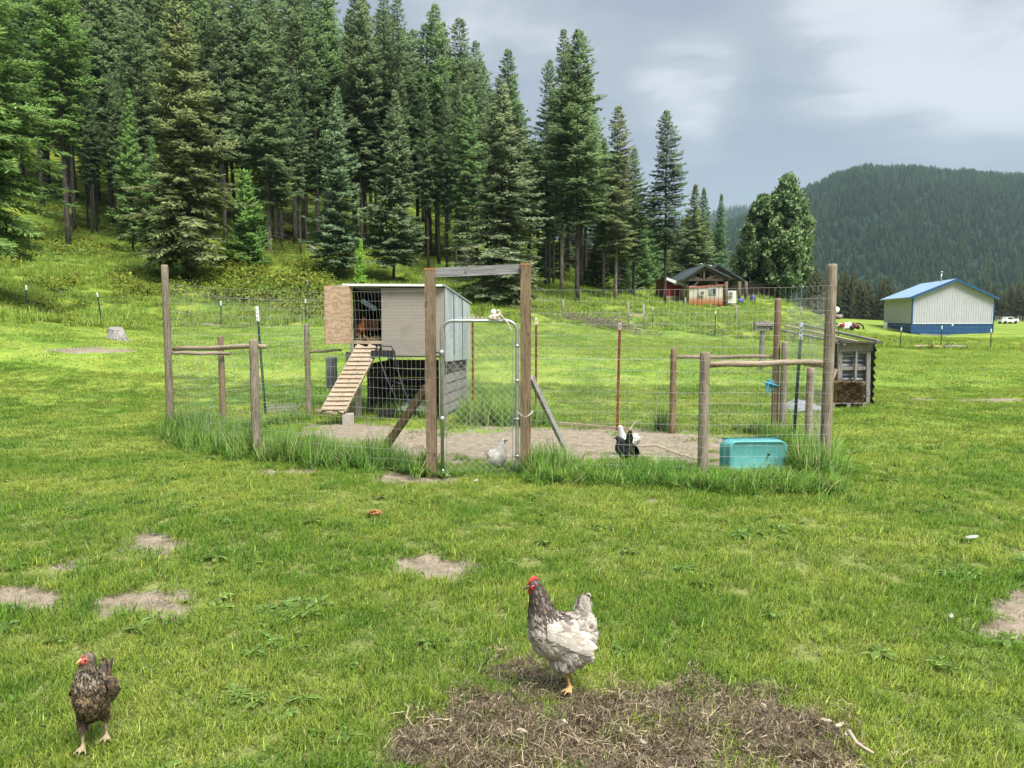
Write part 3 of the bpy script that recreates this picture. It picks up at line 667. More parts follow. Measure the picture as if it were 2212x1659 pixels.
def far_mat(name,c1,c2):
    m,n=newmat(name); oi=n.n('ShaderNodeObjectInfo').outputs['Random']; rv=n.n('ShaderNodeAttribute',attribute_name='rnd').outputs['Fac']
    pos=n.n('ShaderNodeNewGeometry').outputs['Position']
    f=n.math('ADD',n.math('ADD',n.math('MULTIPLY',oi,.5),n.math('MULTIPLY',rv,.25)),n.math('MULTIPLY',n.ramp(n.noise(pos,.008,3,.6),.35,.65),.35))
    finish(n,leafshader(n,n.mix(f,c4(c1),c4(c2)),.2,.0,.5)); return m
M_FARFIR=far_mat('far_firs',(.095,.180,.070),(.20,.30,.105)); M_MIDFIR=far_mat('valley_firs',(.17,.20,.085),(.32,.28,.14))
def valley_line():
    ms=[]
    for s in range(3):
        v,f,a=lowfir('valley_fir',100+s,90,1.0,.15); ms.append(lown(npmesh('valley_fir_crown',v,f,M_MIDFIR,a),v,s))
    tm=MB(); tm.tube([(0,0,-.03),(0,0,.7)],[.013,.004],5); tme=tm.mesh('valley_trunk',M_BARK)
    lab='small brown-green fir in the distant tree line across the valley, by the blue-roofed barn'; grp='firs of the distant tree line'
    def one(px,D,h):
        x=P(px,650,D).x; z=Z1(x,D)-.4
        t=thing('valley_fir_tree',lab,'tree',(x,D,z),rng.uniform(0,6.28),grp); c=obj('crown',ms[int(rng.integers(3))],t); c.scale=(h*rng.uniform(.9,1.25),)*2+(h,)
        k=obj('trunk',tme,t); k.scale=(h,h,h)
    for i in range(72):
        px=rng.uniform(1745,1990); D=rng.uniform(150,225)+(px-1750)*.25
        one(px,D,rng.uniform(9.5,14)*(1.0 if px<1920 else .8))
    for i in range(52):
        px=rng.uniform(2090,2330); D=rng.uniform(220,300); one(px,D,rng.uniform(9,15))
    for i in range(18):
        px=rng.uniform(1930,2140); D=rng.uniform(240,320); one(px,D,rng.uniform(8,13))
valley_line()
def mountains():
    ridge=np.array([(1200,560),(1560,478),(1640,448),(1700,420),(1740,405),(1790,382),(1840,367),(1900,363),(1990,368),(2080,374),(2160,380),(2230,383),(2400,380),(2700,400),(3200,440)],float)
    ridge2=np.array([(1100,520),(1400,470),(1520,450),(1560,441),(1620,434),(1700,440),(1900,470)],float)
    mm=simple('forest_floor_far',(.010,.024,.013),.95,.1,.2,.02)
    v,f,a=lowfir('x',200,26,1.0,.17); srcs=[lown(npmesh('far_fir',v,f,M_FARFIR,a),v,1)]
    v,f,a=lowfir('x',201,22,1.0,.21); srcs.append(lown(npmesh('far_fir',v,f,M_FARFIR,a),v,2))
    def one(nm,rd,D0,D1,p0,p1,ntree,hmin,hmax,dz):
        us=np.linspace(p0,p1,120); ts=np.linspace(0,1.35,50); V=[]
        def hgt(px,t):
            D=D0+(D1-D0)*t; top=np.interp(px,rd[:,0],rd[:,1])+22
            zt=(CAMZ+(684-top)/F*D1)
            base=-3.0; s=np.where(t<=1,(1-np.cos(np.clip(t,0,1)*math.pi*.93))/(1-math.cos(math.pi*.93)),1-(t-1)*.55)
            n=(fbm(px*.02,t*5,41)-.5)*zt*.16*np.sin(np.clip(t,0,1)*math.pi)
            return base+(zt-base)*s+n,D
        U,T=np.meshgrid(us,ts); Zh,Dm=hgt(U,T); Xm=(U-CX)/F*Dm
        I=np.arange(U.size).reshape(U.shape); Fq=np.stack([I[:-1,:-1],I[:-1,1:],I[1:,1:],I[1:,:-1]],-1).reshape(-1,4)
        obj(nm,npmesh(nm,np.stack([Xm.ravel(),Dm.ravel(),Zh.ravel()],1),Fq,mm,smooth=True),kind='structure')
        u=rng.uniform(p0,p1,ntree); t=np.sqrt(rng.uniform(0,1.12**2,ntree))
        den=fbm(u*.012,t*4,55); k=(den>.24)|(rng.random(ntree)<.5); u,t=u[k],t[k]
        z,D=hgt(u,t); x=(u-CX)/F*D; n=len(u)
        h=rng.uniform(hmin,hmax,n)*(.8+.4*fbm(u*.05,t*9,8)); S=np.stack([h,h,h],1)*np.stack([rng.uniform(.9,1.4,n)]*2+[np.ones(n)],1)
        gn_scatter('mountain_forest',np.stack([x,D,z-.5],1),np.stack([np.zeros(n),np.zeros(n),rng.uniform(0,6.28,n)],1),S,srcs,rng.integers(0,2,n))
    one('mountain',ridge,420,1350,1350,2750,20000,9,17,0)
    one('far_mountain',ridge2,1500,2500,1250,2000,2600,16,24,0)
mountains()
# bushes on the slope
def bushes():
    B=[]
    for s in range(3):
        r=np.random.default_rng(300+s); V=[];Fq=[];rn=[]
        for k in range(150):
            p=np.array([r.normal(0,.22),r.normal(0,.22),abs(r.normal(.18,.15))]); a=r.normal(0,1,3); a[2]*=.4; a/=np.linalg.norm(a); b=np.cross(a,r.normal(0,1,3)); b/=np.linalg.norm(b); L=.045+.035*r.random(); q=r.random()
            i0=len(V); V.extend([p-a*L,p+b*L*.6,p+a*L,p-b*L*.6]); Fq.append((i0,i0+1,i0+2,i0+3)); rn.extend([q]*4)
        me=npmesh('bush',np.array(V),np.array(Fq),M_BUSH,{'rnd':np.array(rn)}); B.append(upnormals(me,np.repeat(r.normal(0,.5,(len(V)//4,3)),4,0)+np.array([0,0,1])))
    x,y=view_pts(26,66,3.2)
    def keep(x,y,z):
        px,py=proj(x,y,z); z1=fbm(x*.25,y*.25,91)
        return meadow_mask(x,y,z)&(py<690)&(px<760)&(z1>.60)&(py>330)
    scatter('undergrowth',x,y,B,[1,1,1],.5,1.2,keep)
    x,y=view_pts(33,44,6)
    def keep2(x,y,z):
        px,py=proj(x,y,z); return (np.abs(px-590)<120)&(py<655)&(py>575)&(fbm(x*.6,y*.6,92)>.40)
    scatter('undergrowth',x,y,B,[1,1,1],.8,1.6,keep2)
    x,y=view_pts(20,46,1.2)
    scatter('undergrowth',x,y,B,[1,1,1],.4,.9,lambda x,y,z:(meadow_mask(x,y,z)&(proj(x,y,z)[1]>650)&(fbm(x*.7,y*.7,93)>.55)))
bushes()

# the air between here and the mountain
def haze():
    m=MB(); m.box((0,1750,217),(5600,3700,446)); mt=bpy.data.materials.new('haze_air'); mt.use_nodes=True; n=NT(mt.node_tree)
    v=n.n('ShaderNodeVolumePrincipled',{'Color':(.60,.81,.88,1),'Density':HAZE,'Anisotropy':.2}); o=n.n('ShaderNodeOutputMaterial'); n.nt.links.new(v.outputs[0],o.inputs['Volume'])
    obj('haze',m.mesh('haze',mt),kind='stuff')
HAZE=.00015
haze()
# ------------------------------------------------------------------ materials of built things
W_POST=wood('weathered_post',(.15,.118,.085),(.33,.275,.205),'Z',13); W_GREY=wood('grey_board',(.17,.155,.135),(.34,.315,.28),'Z',10)
W_POSTB=wood('brown_post',(.15,.095,.055),(.29,.195,.115),'Z',12); W_RAIL=wood('rail_pole',(.22,.165,.11),(.40,.32,.23),'X',10)
W_GATE=wood('gate_post_wood',(.13,.085,.05),(.27,.19,.115),'Z',12); W_HEAD=wood('header_board',(.15,.145,.145),(.31,.305,.305),'X',9)
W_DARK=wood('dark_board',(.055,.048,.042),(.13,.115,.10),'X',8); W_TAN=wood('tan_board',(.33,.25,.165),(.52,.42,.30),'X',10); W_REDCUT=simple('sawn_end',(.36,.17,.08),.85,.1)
GALV=simple('galvanised_steel',(.42,.44,.44),.42,.5,.15,14,metal=.75); WIREM=simple('fence_wire',(.40,.41,.38),.5,.5,.15,30,metal=.35)
GRNST=simple('green_steel',(.035,.060,.052),.55,.4,.2,20); REDST=simple('rusty_red_steel',(.20,.055,.035),.75,.2,.3,25); WHITEP=simple('white_paint',(.78,.78,.75),.6,.3,.06,9)
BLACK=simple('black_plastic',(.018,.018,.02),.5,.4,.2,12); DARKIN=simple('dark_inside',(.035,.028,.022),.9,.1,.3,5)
def corr_mat():
    m,n=newmat('corrugated_zinc'); tc=n.n('ShaderNodeTexCoord').outputs['Object']
    a=n.noise(n.scale(tc,(1,1,.25)),5,5,.6); f=n.ramp(a,.35,.65)
    col=n.mix(f,(.36,.40,.42,1),(.50,.55,.57,1)); finish(n,pbr(n,col,.5,.4,a,.1,.01,.35)); return m
ZINC=corr_mat(); ZINCD=simple('old_corrugated_iron',(.20,.215,.23),.55,.4,.35,6,metal=.4)
def ply_mat(name,c1,c2,swirl,sc):
    m,n=newmat(name); tc=n.n('ShaderNodeTexCoord').outputs['Object']
    s=n.scale(tc,sc); w=n.n('ShaderNodeTexWave',{'Vector':s,'Scale':1.0,'Distortion':swirl,'Detail':4.0,'Detail Scale':1.3,'Detail Roughness':.6},wave_type='BANDS',bands_direction='Z').outputs['Fac']
    st=n.noise(n.scale(tc,(1.2,1.2,30)),3,4,.6)
    f=n.math('ADD',n.math('MULTIPLY',w,.65),n.math('MULTIPLY',st,.35)); col=n.mix(n.ramp(f,.2,.8),c4(c1),c4(c2))
    big=n.noise(tc,2.2,4,.6); col=n.mix(n.math('MULTIPLY',n.ramp(big,.5,.75),.4),col,c4([x*.7 for x in c1]))
    finish(n,pbr(n,col,.8,.2,f,.2,.003)); return m
PLY_D=ply_mat('orange_plywood',(.33,.225,.14),(.45,.325,.215),16,(2.4,2.4,3.6)); PLY_W=ply_mat('weathered_plywood',(.27,.235,.20),(.38,.34,.295),4,(1,1,14))
# ------------------------------------------------------------------ pen fence
def zt(px,py,D): return P(px,py,D).z
def post_mb(b,h,r,lean=(0,0),n=10,top=.0):
    m=MB(); ks=[0,.12,.3,.5,.7,.88,.985,1.0]
    m.tube([(b.x+lean[0]*k,b.y+lean[1]*k,b.z-.25*(k==0)+h*k) for k in ks],[r*1.06,r*1.05,r*1.02,r,r*.985,r*.97,r*.95,r*.82],n,True,.05); return m
pen=thing('pen_fence','wire mesh fence of the chicken pen, strung on round wooden and steel posts','fence',(0,8.8,0))
def pen_post(b,px,top,r,mat=W_POST,lean=(0,0)):
    part('post',post_mb(b,zt(px,top,b.y)-b.z,r,lean),mat,pen,True)
pen_post(A_,370,572,.046,W_POST,(0,0)); pen_post(B_,557,733,.05); pen_post(E_,482,726,.043,W_POSTB); pen_post(E2,666,699,.043)
pen_post(C_,1517,760,.049); pen_post(D_,1780,570,.052,W_POST); pen_post(I_,1448,753,.043,W_POSTB); pen_post(H_,1672,644,.045,W_POSTB)
H2=G(1689,948); pen_post(H2,1688,738,.042); pen_post(BR,1745,794,.045,W_RAIL)
def tpost_mb(b,h,lean,cap,loc=True):
    """studded T section"""
    m=MB(); a=Vector(b); t=a+Vector((lean[0],lean[1],h)); m.beam(a-Vector((0,0,.2)),t,.038,.005,(0,1,0)); m.beam(a-Vector((0,0,.2))+Vector((0,.014,0)),t+Vector((0,.014,0)),.005,.03,(0,1,0))
    for k in range(int(h/.06)): m.box(a.lerp(t,(k+.5)*.06/h)+Vector((0,-.007,0)),(.012,.012,.02))
    c=None
    if cap:
        c=MB(); c.beam(a.lerp(t,1-cap/h),t+Vector((0,0,.004)),.044,.011,(0,1,0)); c.beam(a.lerp(t,1-cap/h)+Vector((0,.016,0)),t+Vector((0,.016,.004)),.011,.036,(0,1,0))
    return m,c
def pen_steel(b,px,top,lean,mat,cap,capm):
    h=zt(px,top,b.y)-b.z; m,c=tpost_mb(b,h,lean,cap); o=part('steel_post',m,mat,pen)
    if c: part('painted_tip',c,capm,o,world=False).location=(-pen.location[0],-pen.location[1],0)
RTIP=simple('bare_tip',(.45,.40,.35),.6); WTIP=simple('white_tip',(.82,.84,.84),.5)
pen_steel(G(1333,930),1337,697,(.02,.0),REDST,.10,RTIP); pen_steel(T2,1160,685,(0,0),REDST,.13,simple('cream_tip',(.70,.64,.44),.6)); pen_steel(T1,1018,680,(0,0),REDST,.12,RTIP)
tg=G(575,897); pen_steel(tg,560,662,(-.10,0),GRNST,.24,WTIP); tg2=G(1712,968); pen_steel(tg2,1720,697,(.06,0),GRNST,.20,simple('pale_tip',(.42,.47,.52),.5))
def rail(a,b,r,mat=W_RAIL):
    m=MB(); a=Vector(a);b=Vector(b); m.tube([a.lerp(b,k/6)+Vector((0,0,.006*math.sin(k*1.7))) for k in range(7)],[r*1.04,r,r*.98,r*.97,r*.96,r*.94,r*.9],9,True,.05); part('rail',m,mat,pen,True)
rail(P(376,754,9.88),P(573,748,8.58),.03); rail(P(372,762,10.0),P(496,764,10.72),.026)
rail(P(1527,788,7.5),P(1776,782,7.58),.031); rail(P(1447,772,10.5),P(1676,770,10.08),.026); rail(P(1740,787,9.05),P(1778,790,7.72),.024); rail(P(668,761,11.95),P(738,756,12.05),.022)
sill=MB(); sill.beam(P(1205,918,11.25),P(1366,931,10.75),.03,.09); part('sill_board',sill,W_TAN,pen)
# ---- welded wire
def mesh_panel(mb,a,b,z0,z1,dx=.0508,dz=.1016,r=.0010,wob=.003,sag=0.0,slant=0.0):
    a=Vector((a[0],a[1],0)); b=Vector((b[0],b[1],0)); L=(b-a).length; d=(b-a)/L; nrm=Vector((-d.y,d.x,0))
    zf0=lambda t: z0[0]+(z0[1]-z0[0])*t; zf1=lambda t: z1[0]+(z1[1]-z1[0])*t
    def bul(t,k): return nrm*(math.sin(t*L*2.1+k)*.012+.02*math.sin(t*9+k*1.3)*min(1,L/2))
    nz=max(1,int(((z1[0]-z0[0]+z1[1]-z0[1])/2)/dz)); ns=max(2,int(L/.22))
    for j in range(nz+1):
        k=j/nz; pts=[]
        for i in range(ns+1):
            t=i/ns; z=zf0(t)*(1-k)+zf1(t)*k-sag*math.sin(t*math.pi)*k+random.gauss(0,wob); pts.append(a+d*L*t+bul(t,k*2)+Vector((0,0,z)))
        mb.tube(pts,r*1.1,3,cap=False)
    nx=int(L/dx)
    for i in range(nx+1):
        t=(i+.5*random.random()*.25)/nx; pts=[]
        for j in range(0,9):
            k=j/8; tt=min(1.0,max(0.0,t+slant*k)); z=zf0(t)*(1-k)+zf1(t)*k-sag*math.sin(tt*math.pi)*k; pts.append(a+d*L*tt+bul(tt,k*2)+d*random.gauss(0,wob*.6)+Vector((0,0,z)))
        mb.tube(pts,r*.9,3,cap=False)
off=Vector((0,-.055,0))
def panel(a,b,z0,z1,**k):
    m=MB(); mesh_panel(m,a,b,z0,z1,**k); part('wire_mesh',m,WIREM,pen)
zA=zt(370,612,A_.y); zG=2.0
panel(A_+off,B_+off,(.02,.02),(1.15,1.15)); panel(B_+off,GL+off,(.02,.02),(1.17,1.18))
panel(GR+off,C_+off,(.02,.02),(1.18,1.18)); panel(C_+off,D_+off,(.02,.02),(1.18,1.16))
# upper tier, 2x4 inch mesh from gate post to the corner post
zu1=zt(1140,626,GR.y); zu2=zt(1780,617,D_.y)
panel(GR+off+Vector((.03,0,0)),D_+off+Vector((0,0,0)),(1.18,1.18),(zu1,zu2),sag=.02)
panel(A_+off,GL+off,(1.16,1.18),(zA,zt(925,628,GL.y)),dz=.11,sag=.05,wob=.005)
panel(A_,E_,(.02,.02),(1.14,1.2)); panel(E_,E2,(.02,.02),(1.2,1.25))
panel(A_,E2+Vector((.45,.1,0)),(1.2,1.25),(zA-.05,zt(700,640,E2.y)),dx=.04,dz=.13,sag=.10,slant=-.04,wob=.006)
panel(D_,BR,(.02,.02),(1.14,1.15)); panel(BR,H2,(.02,.02),(1.15,1.15)); panel(D_+Vector((.03,.02,0)),H2,(1.15,1.15),(zu2-.02,1.72),dx=.045,wob=.008)
panel(H_,I_,(.02,.02),(1.2,1.2)); panel(H_,I_,(1.2,1.2),(1.74,1.70)); panel(I_,T3,(.02,.02),(1.70,1.68)); panel(T3,T2,(.02,.03),(1.68,1.66)); panel(T2,T1,(.03,.03),(1.66,1.64)); panel(T1,P(1003,0,12.9)*1,(.03,.03),(1.64,1.62))
# loose curl of netting round the corner post
lm=MB()
for k in range(26):
    a=P(1738+rng.uniform(-3,3),688+rng.uniform(-2,2),8.6); b=P(1798+rng.uniform(-4,6),612+k*3.4,7.75); 
    if k<13: lm.wire(P(1700+k*2,740-k*2,8.8),P(1800,628+k*7,7.8),.0011,4,.01)
    lm.wire(P(1793+rng.uniform(-3,8),612+rng.uniform(0,20),7.75),P(1796+rng.uniform(-6,6),690+rng.uniform(0,40),7.7),.0011,4,.01)
part('loose_netting',lm,WIREM,pen,label='loose curl of netting at the tall corner post')
# ------------------------------------------------------------------ gateway and gate
gw=thing('gateway','square-post timber gateway of the pen with a raised grey header board','gateway',((GL.x+GR.x)/2,7.84,0))
def sq_post(b,px,top,w,name='post'):
    m=MB(); m.beam(Vector((b.x,b.y,-.2)),Vector((b.x,b.y,zt(px,top,b.y))),w,w,(0,1,0)); return part(name,m,W_GATE,gw)
pl=sq_post(GL,933,584,.102); pr_=sq_post(GR,1134,574,.105)
cap=MB(); cap.box((GL.x,GL.y,zt(933,584,GL.y)+.011),(.106,.106,.02)); part('end_cut',cap,W_REDCUT,pl,world=False).location=(-gw.location[0],-gw.location[1],0)
cap=MB(); cap.box((GR.x,GR.y,zt(1134,574,GR.y)+.011),(.108,.108,.02)); part('end_cut',cap,W_REDCUT,pr_,world=False).location=(-gw.location[0],-gw.location[1],0)
hb=MB(); hb.beam(P(919,590,7.77),P(1147,580,7.77),.04,.095); part('header_board',hb,W_HEAD,gw)
br=MB(); br.beam(P(920,838,7.94),G(816,990),.04,.085); part('brace',br,W_DARK if False else wood('brown_brace',(.13,.085,.05),(.25,.165,.09),'X',9),gw)
br=MB(); br.beam(P(1147,815,7.88),G(1230,988)+Vector((0,.0,0)),.04,.06); part('brace',br,wood('grey_brace',(.27,.255,.24),(.45,.43,.41),'X',9),gw)
def gate():
    D=7.70; t=thing('chain_link_gate','galvanised chain link gate with rounded top corners, hung in the timber gateway','gate',(P(1034,1020,D).x,D,0))
    x0,x1=P(955,900,D).x,P(1117,900,D).x; z0,z1=zt(1034,1028,D),zt(1034,693,D); r=.11; fr=MB(); pts=[]
    def arc(cx,cz,a0,a1,rr):
        return [Vector((cx+rr*math.cos(a),D,cz+rr*math.sin(a))) for a in np.linspace(a0,a1,7)]
    pts+=[Vector((x0,D,z0+.05))]; pts+=arc(x0+r,z1-r,math.pi,math.pi/2,r); pts+=arc(x1-r,z1-r,math.pi/2,0,r); pts+=arc(x1-.07,z0+.07,0,-math.pi/2,.07); pts+=arc(x0+.07,z0+.07,-math.pi/2,-math.pi,.07)
    fr.tube(pts,.0175,8); part('frame',fr,GALV,t,True)
    ch=MB(); s=.052; W=x1-x0-.05; Hh=z1-z0-.05; xl,zl=x0+.025,z0+.025
    def inside(x,z):
        if not(xl<=x<=xl+W and zl<=z<=zl+Hh): return False
        for cx in (x0+r,x1-r):
            if z>z1-r and ((cx<(x0+x1)/2 and x<cx) or (cx>(x0+x1)/2 and x>cx)) and math.hypot(x-cx,z-(z1-r))>r-.01: return False
        return True
    n=int((W+Hh)/ (s*math.sqrt(2)))+2; st=s*math.sqrt(2)
    for sg in (1,-1):
        for k in range(-n,n):
            pts=[];  c=k*st
            for q in np.arange(0,Hh+.001,st/2):
                x=xl+ (c+q if sg>0 else c+W-q); z=zl+q
                if inside(x,z): pts.append(Vector((x,D+(.004 if (len(pts)%2)==(sg>0) else -.004),z)))
                elif len(pts)>1: ch.tube(pts,.0017,3,cap=False); pts=[]
                else: pts=[]
            if len(pts)>1: ch.tube(pts,.0017,3,cap=False)
    part('chain_link',ch,WIREM,t)
    tb=MB(); 
    for x in (x0+.045,x1-.045): tb.tube([(x,D,z0+.06),(x,D,z1-.14)],.0035,5)
    part('tension_bar',tb,GALV,t)
    for zz in (zt(950,762,D),zt(950,905,D)):
        h=MB(); h.tube([(x0,D,zz-.025),(x0,D,zz+.025)],.025,8); h.tube([(x0,D,zz),(GL.x+.04,7.80,zz)],.009,6); part('hinge',h,GALV,t,True)
    for zz in (zt(1117,747,D),zt(1117,822,D),zt(1117,905,D),zt(1117,985,D)):
        h=MB(); h.tube([(x1,D,zz-.012),(x1,D,zz+.012)],.023,8); h.tube([(x1,D,zz),(x1-.045,D,zz)],.006,5); part('clamp',h,GALV,t,True)
    lc=MB(); zc=zt(1135,893,7.75); n=22
    pp=[Vector((x1+.0+(.30)*k/n*.55,D-.03-.05*math.sin(k/n*math.pi)+(.05*k/n),zc+.03-.05*math.sin(k/n*math.pi))) for k in range(n+1)]
    for k in range(n): lc.tube([pp[k],(pp[k]+pp[k+1])/2+Vector((0,0,.005 if k%2 else -.005)),pp[k+1]],.0035,4)
    part('latch_chain',lc,GALV,t)
gate()
cw=MB(); n=40; cw.tube([P(988+ 62*k/n,688+ (3.4*math.sin(k*1.05)),7.705) for k in range(n+1)],.004,5); tag(obj('bent_wire',cw.mesh('bent_wire',simple('pale_wire',(.55,.52,.45),.5),True)),'pale bent wire wound in waves along the top of the chain link gate','wire')
rg=MB()
random.seed(3)
for k in range(16):
    c=P(1068+random.gauss(0,6),684+random.gauss(0,5),7.69); rg.ell(c,(.03*random.random()+.012,.015,.014+.015*random.random()),Euler((random.random(),random.random()*3,random.random())).to_matrix(),6,4)
rg.tube([P(1080,678,7.68),P(1095,695,7.67),P(1107,718,7.67)],[.007,.008,.004],5)
tag(obj('rag',rg.mesh('rag',simple('pale_rag',(.62,.55,.45),.9,.1,.4,30))),'pale frayed rag and twig caught on the top bar of the gate','rag')
# ------------------------------------------------------------------ chicken coop
def coop():
    D=12.0; t=thing('chicken_coop','raised plywood chicken coop with a corrugated metal side and its hatch door open','coop',(0,D,0),0)
    fl=P(764,768,12.08); fr=P(959,768,11.90); d=(fr-fl); d.z=0; W=d.length; d.normalize(); nb=Vector((-d.y,d.x,0)); nb=(nb+d*.02).normalized()
    DP=1.85; o0=Vector((fl.x,fl.y,0)); zb=P(860,768,12).z; zt0=P(860,622,12).z; ztb=zt0-.24
    pt=lambda u,v,z: o0+d*u+nb*v+Vector((0,0,z))
    oc=-Vector(t.location)
    uo=(826-764)/(959-764)*W; u_d=.03    # doorway from u_d to uo
    zs=P(790,737,12).z; ztop=P(790,626,12).z
    pw=MB(); pw.add([pt(uo,0,zb),pt(W+.01,0,zb),pt(W+.01,0,zt0),pt(uo,0,zt0),pt(uo,.015,zb),pt(W+.01,.015,zb),pt(W+.01,.015,zt0),pt(uo,.015,zt0)],[(0,1,2,3),(7,6,5,4),(0,4,5,1),(1,5,6,2),(2,6,7,3),(3,7,4,0)]); part('front_panel',pw,PLY_W,t)
    # open door leaf swung outwards
    dl=P(701,640,11.55); dd=(pt(0,-.01,0)-Vector((dl.x,dl.y,0))); m=MB()
    a=Vector((dl.x,dl.y,zt(701,743,11.55))); b=pt(0,-.02,zt(764,742,11.95)); h1=zt(701,617,11.55)-a.z; h2=zt(764,616,11.95)-b.z
    q=Vector((dd.y,-dd.x,0)).normalized()*.016
    m.add([a,b,b+Vector((0,0,h2)),a+Vector((0,0,h1)),a-q,b-q,b-q+Vector((0,0,h2)),a-q+Vector((0,0,h1))],[(0,1,2,3),(7,6,5,4),(0,4,5,1),(1,5,6,2),(2,6,7,3),(3,7,4,0)]); door=part('hatch_door',m,PLY_D,t)
    s=MB(); s.beam(pt(-.02,-.035,zt(762,763,11.9)),pt(-.02,-.035,zt(762,613,11.9)),.035,.03,(0,1,0)); part('door_batten',s,W_GREY,t)
    # rails of the doorway
    s=MB(); s.beam(pt(0,.02,zs-.02),pt(uo,.02,zs-.02),.035,.05); part('door_sill',s,W_TAN,t)
    s=MB(); s.beam(pt(0,.02,zb+.01),pt(W,.03,zb+.01),.04,.07); s.beam(pt(0,DP,zb-.05),pt(W,DP,zb-.05),.04,.07); part('floor_beam',s,W_DARK,t)
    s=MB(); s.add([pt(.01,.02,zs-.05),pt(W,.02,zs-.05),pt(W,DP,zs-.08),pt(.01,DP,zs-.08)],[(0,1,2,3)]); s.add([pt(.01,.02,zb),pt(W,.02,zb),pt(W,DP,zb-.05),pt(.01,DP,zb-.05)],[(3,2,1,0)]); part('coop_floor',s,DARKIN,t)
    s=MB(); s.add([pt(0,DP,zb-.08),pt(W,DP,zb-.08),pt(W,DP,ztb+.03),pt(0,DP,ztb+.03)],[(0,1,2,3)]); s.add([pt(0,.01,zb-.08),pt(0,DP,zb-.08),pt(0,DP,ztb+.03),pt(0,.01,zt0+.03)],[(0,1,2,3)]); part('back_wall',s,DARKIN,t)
    # corrugated side sheets (four), proud of each other
    def corr(u,v0,v1,zf0,zf1,off_,n=12,amp=.012):
        m=MB(); vs=[];fs=[]
        for k in range(n*4+1):
            v=v0+(v1-v0)*k/(n*4); a=amp*math.sin(k/4*2*math.pi)
            vs+= [pt(u+off_+a,v,zf0(v)),pt(u+off_+a,v,zf1(v))]
        for k in range(n*4): fs.append((2*k,2*k+2,2*k+3,2*k+1))
        m.add(vs,fs); return m
    ztf=lambda v: zt0+.02+(ztb-zt0)*v/DP
    for i in range(3):
        v0=i*DP/3-.01*(i>0); v1=(i+1)*DP/3
        part('corrugated_sheet',corr(W+.02,v0,v1,lambda v:zb-.09-.03*v,lambda v:ztf(v)-.01*i,.012*i,6),ZINC,t,True)
    # roof
    s=MB(); ra=[pt(-.22,-.06,zt0+.025),pt(W+.04,-.06,zt0+.025),pt(W+.06,DP+.08,ztb+.02),pt(-.22,DP+.08,ztb+.02)]
    s.add(ra+[p+Vector((0,0,.022)) for p in ra],[(3,2,1,0),(4,5,6,7),(0,1,5,4),(1,2,6,5),(2,3,7,6),(3,0,4,7)]); part('roof',s,ZINC,t)
    s=MB(); s.beam(pt(-.14,-.075,zt0+.05),pt(W,-.075,zt0+.035),.02,.035); part('fascia',s,WHITEP,t)
    # legs, weathered lower boards, and extra planks that darken the underside
    for u,v in ((.04,.06),(W-.05,.06),(.04,DP-.06),(W-.05,DP-.06),(-.12,.12)):
        s=MB(); s.beam(pt(u,v,-.1),pt(u,v,zb if u>0 else zb+.05),.085,.085,(0,1,0)); part('leg',s,W_POST if u<0 else W_GREY,t)
    for i in range(5):
        z=.11+.16*i
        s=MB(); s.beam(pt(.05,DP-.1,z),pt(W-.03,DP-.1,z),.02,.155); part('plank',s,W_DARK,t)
        s=MB(); s.beam(pt(.05,.5,z),pt(.05,DP-.1,z),.02,.155); part('plank',s,W_DARK,t)  # side planks added to darken the space under the coop
        if i<4:
            s=MB(); s.beam(pt(W-.04,.1,z+.02),pt(W-.04,DP-.1,z),.02,.13); part('plank',s,W_GREY,t)
    s=MB(); mesh_panel(s,pt(W+.01,.05,0),pt(W+.01,DP,0),(.02,.02),(zb-.1,zb-.14),dx=.04,dz=.05,r=.0012); part('skirt_wire',s,WIREM,t)
    # inside: nest boards seen through the hatch
    s=MB(); s.beam(pt(.05,.55,zs+.33),pt(uo+.2,.55,zs+.33),.3,.02); part('nest_shelf',s,wood('nest_wood',(.22,.12,.06),(.36,.20,.10),'X',8),t)
    s=MB(); s.beam(pt(.05,.42,zs+.24),pt(.28,.42,zs+.24),.02,.17); part('nest_board',s,wood('red_nest_wood',(.24,.085,.04),(.36,.14,.07),'X',8),t)
    s=MB()
    for k in range(160):
        a=pt(random.uniform(.03,uo),random.uniform(.05,.5),zs+.01+.05*random.random()); s.wire(a,a+Vector((random.gauss(0,.06),random.gauss(0,.05),random.gauss(0,.03))),.003)
    part('straw_bedding',s,simple('straw',(.42,.32,.15),.9),t,kind='stuff')
    s=MB(); s.add([pt(.06,.28,zs+.62),pt(.26,.3,zs+.50),pt(.26,.34,zs+.50),pt(.06,.32,zs+.66)],[(0,1,2,3)]); s.beam(pt(.04,.3,zs+.64),pt(.27,.32,zs+.5),.02,.07); part('feed_chute',s,simple('pale_blue_tin',(.42,.55,.62),.5),t)
    # ramp
    rp=thing('coop_ramp','slatted wooden chicken ramp leading up to the open hatch of the coop','ramp',(P(716,893,11.3).x,11.3,0))
    a=P(718,889,11.25); b=P(795,747,11.9); w=Vector((1,.12,0)).normalized(); ax=(b-a); L=ax.length; ax.normalize(); up=w.cross(ax).normalized()
    if up.z<0: up=-up
    for sg in (-1,1):
        m=MB(); m.beam(a+w*sg*.087,b+w*sg*.087,.155,.022,up); part('ramp_board',m,W_TAN,rp)
        m=MB(); m.beam(a+w*sg*.175-up*.03,b+w*sg*.175-up*.03,.022,.08,up); part('stringer',m,W_GREY if sg<0 else W_TAN,rp)
    for k in range(15):
        c=a+ax*L*(k+.4)/15+up*.022; m=MB(); m.beam(c-w*.17,c+w*.17,.024,.022,up); part('cleat',m,W_TAN,rp)
    m=MB(); m.beam(P(682,886,11.3),P(728,893,11.2),.03,.03); part('foot_bar',m,W_TAN,rp)
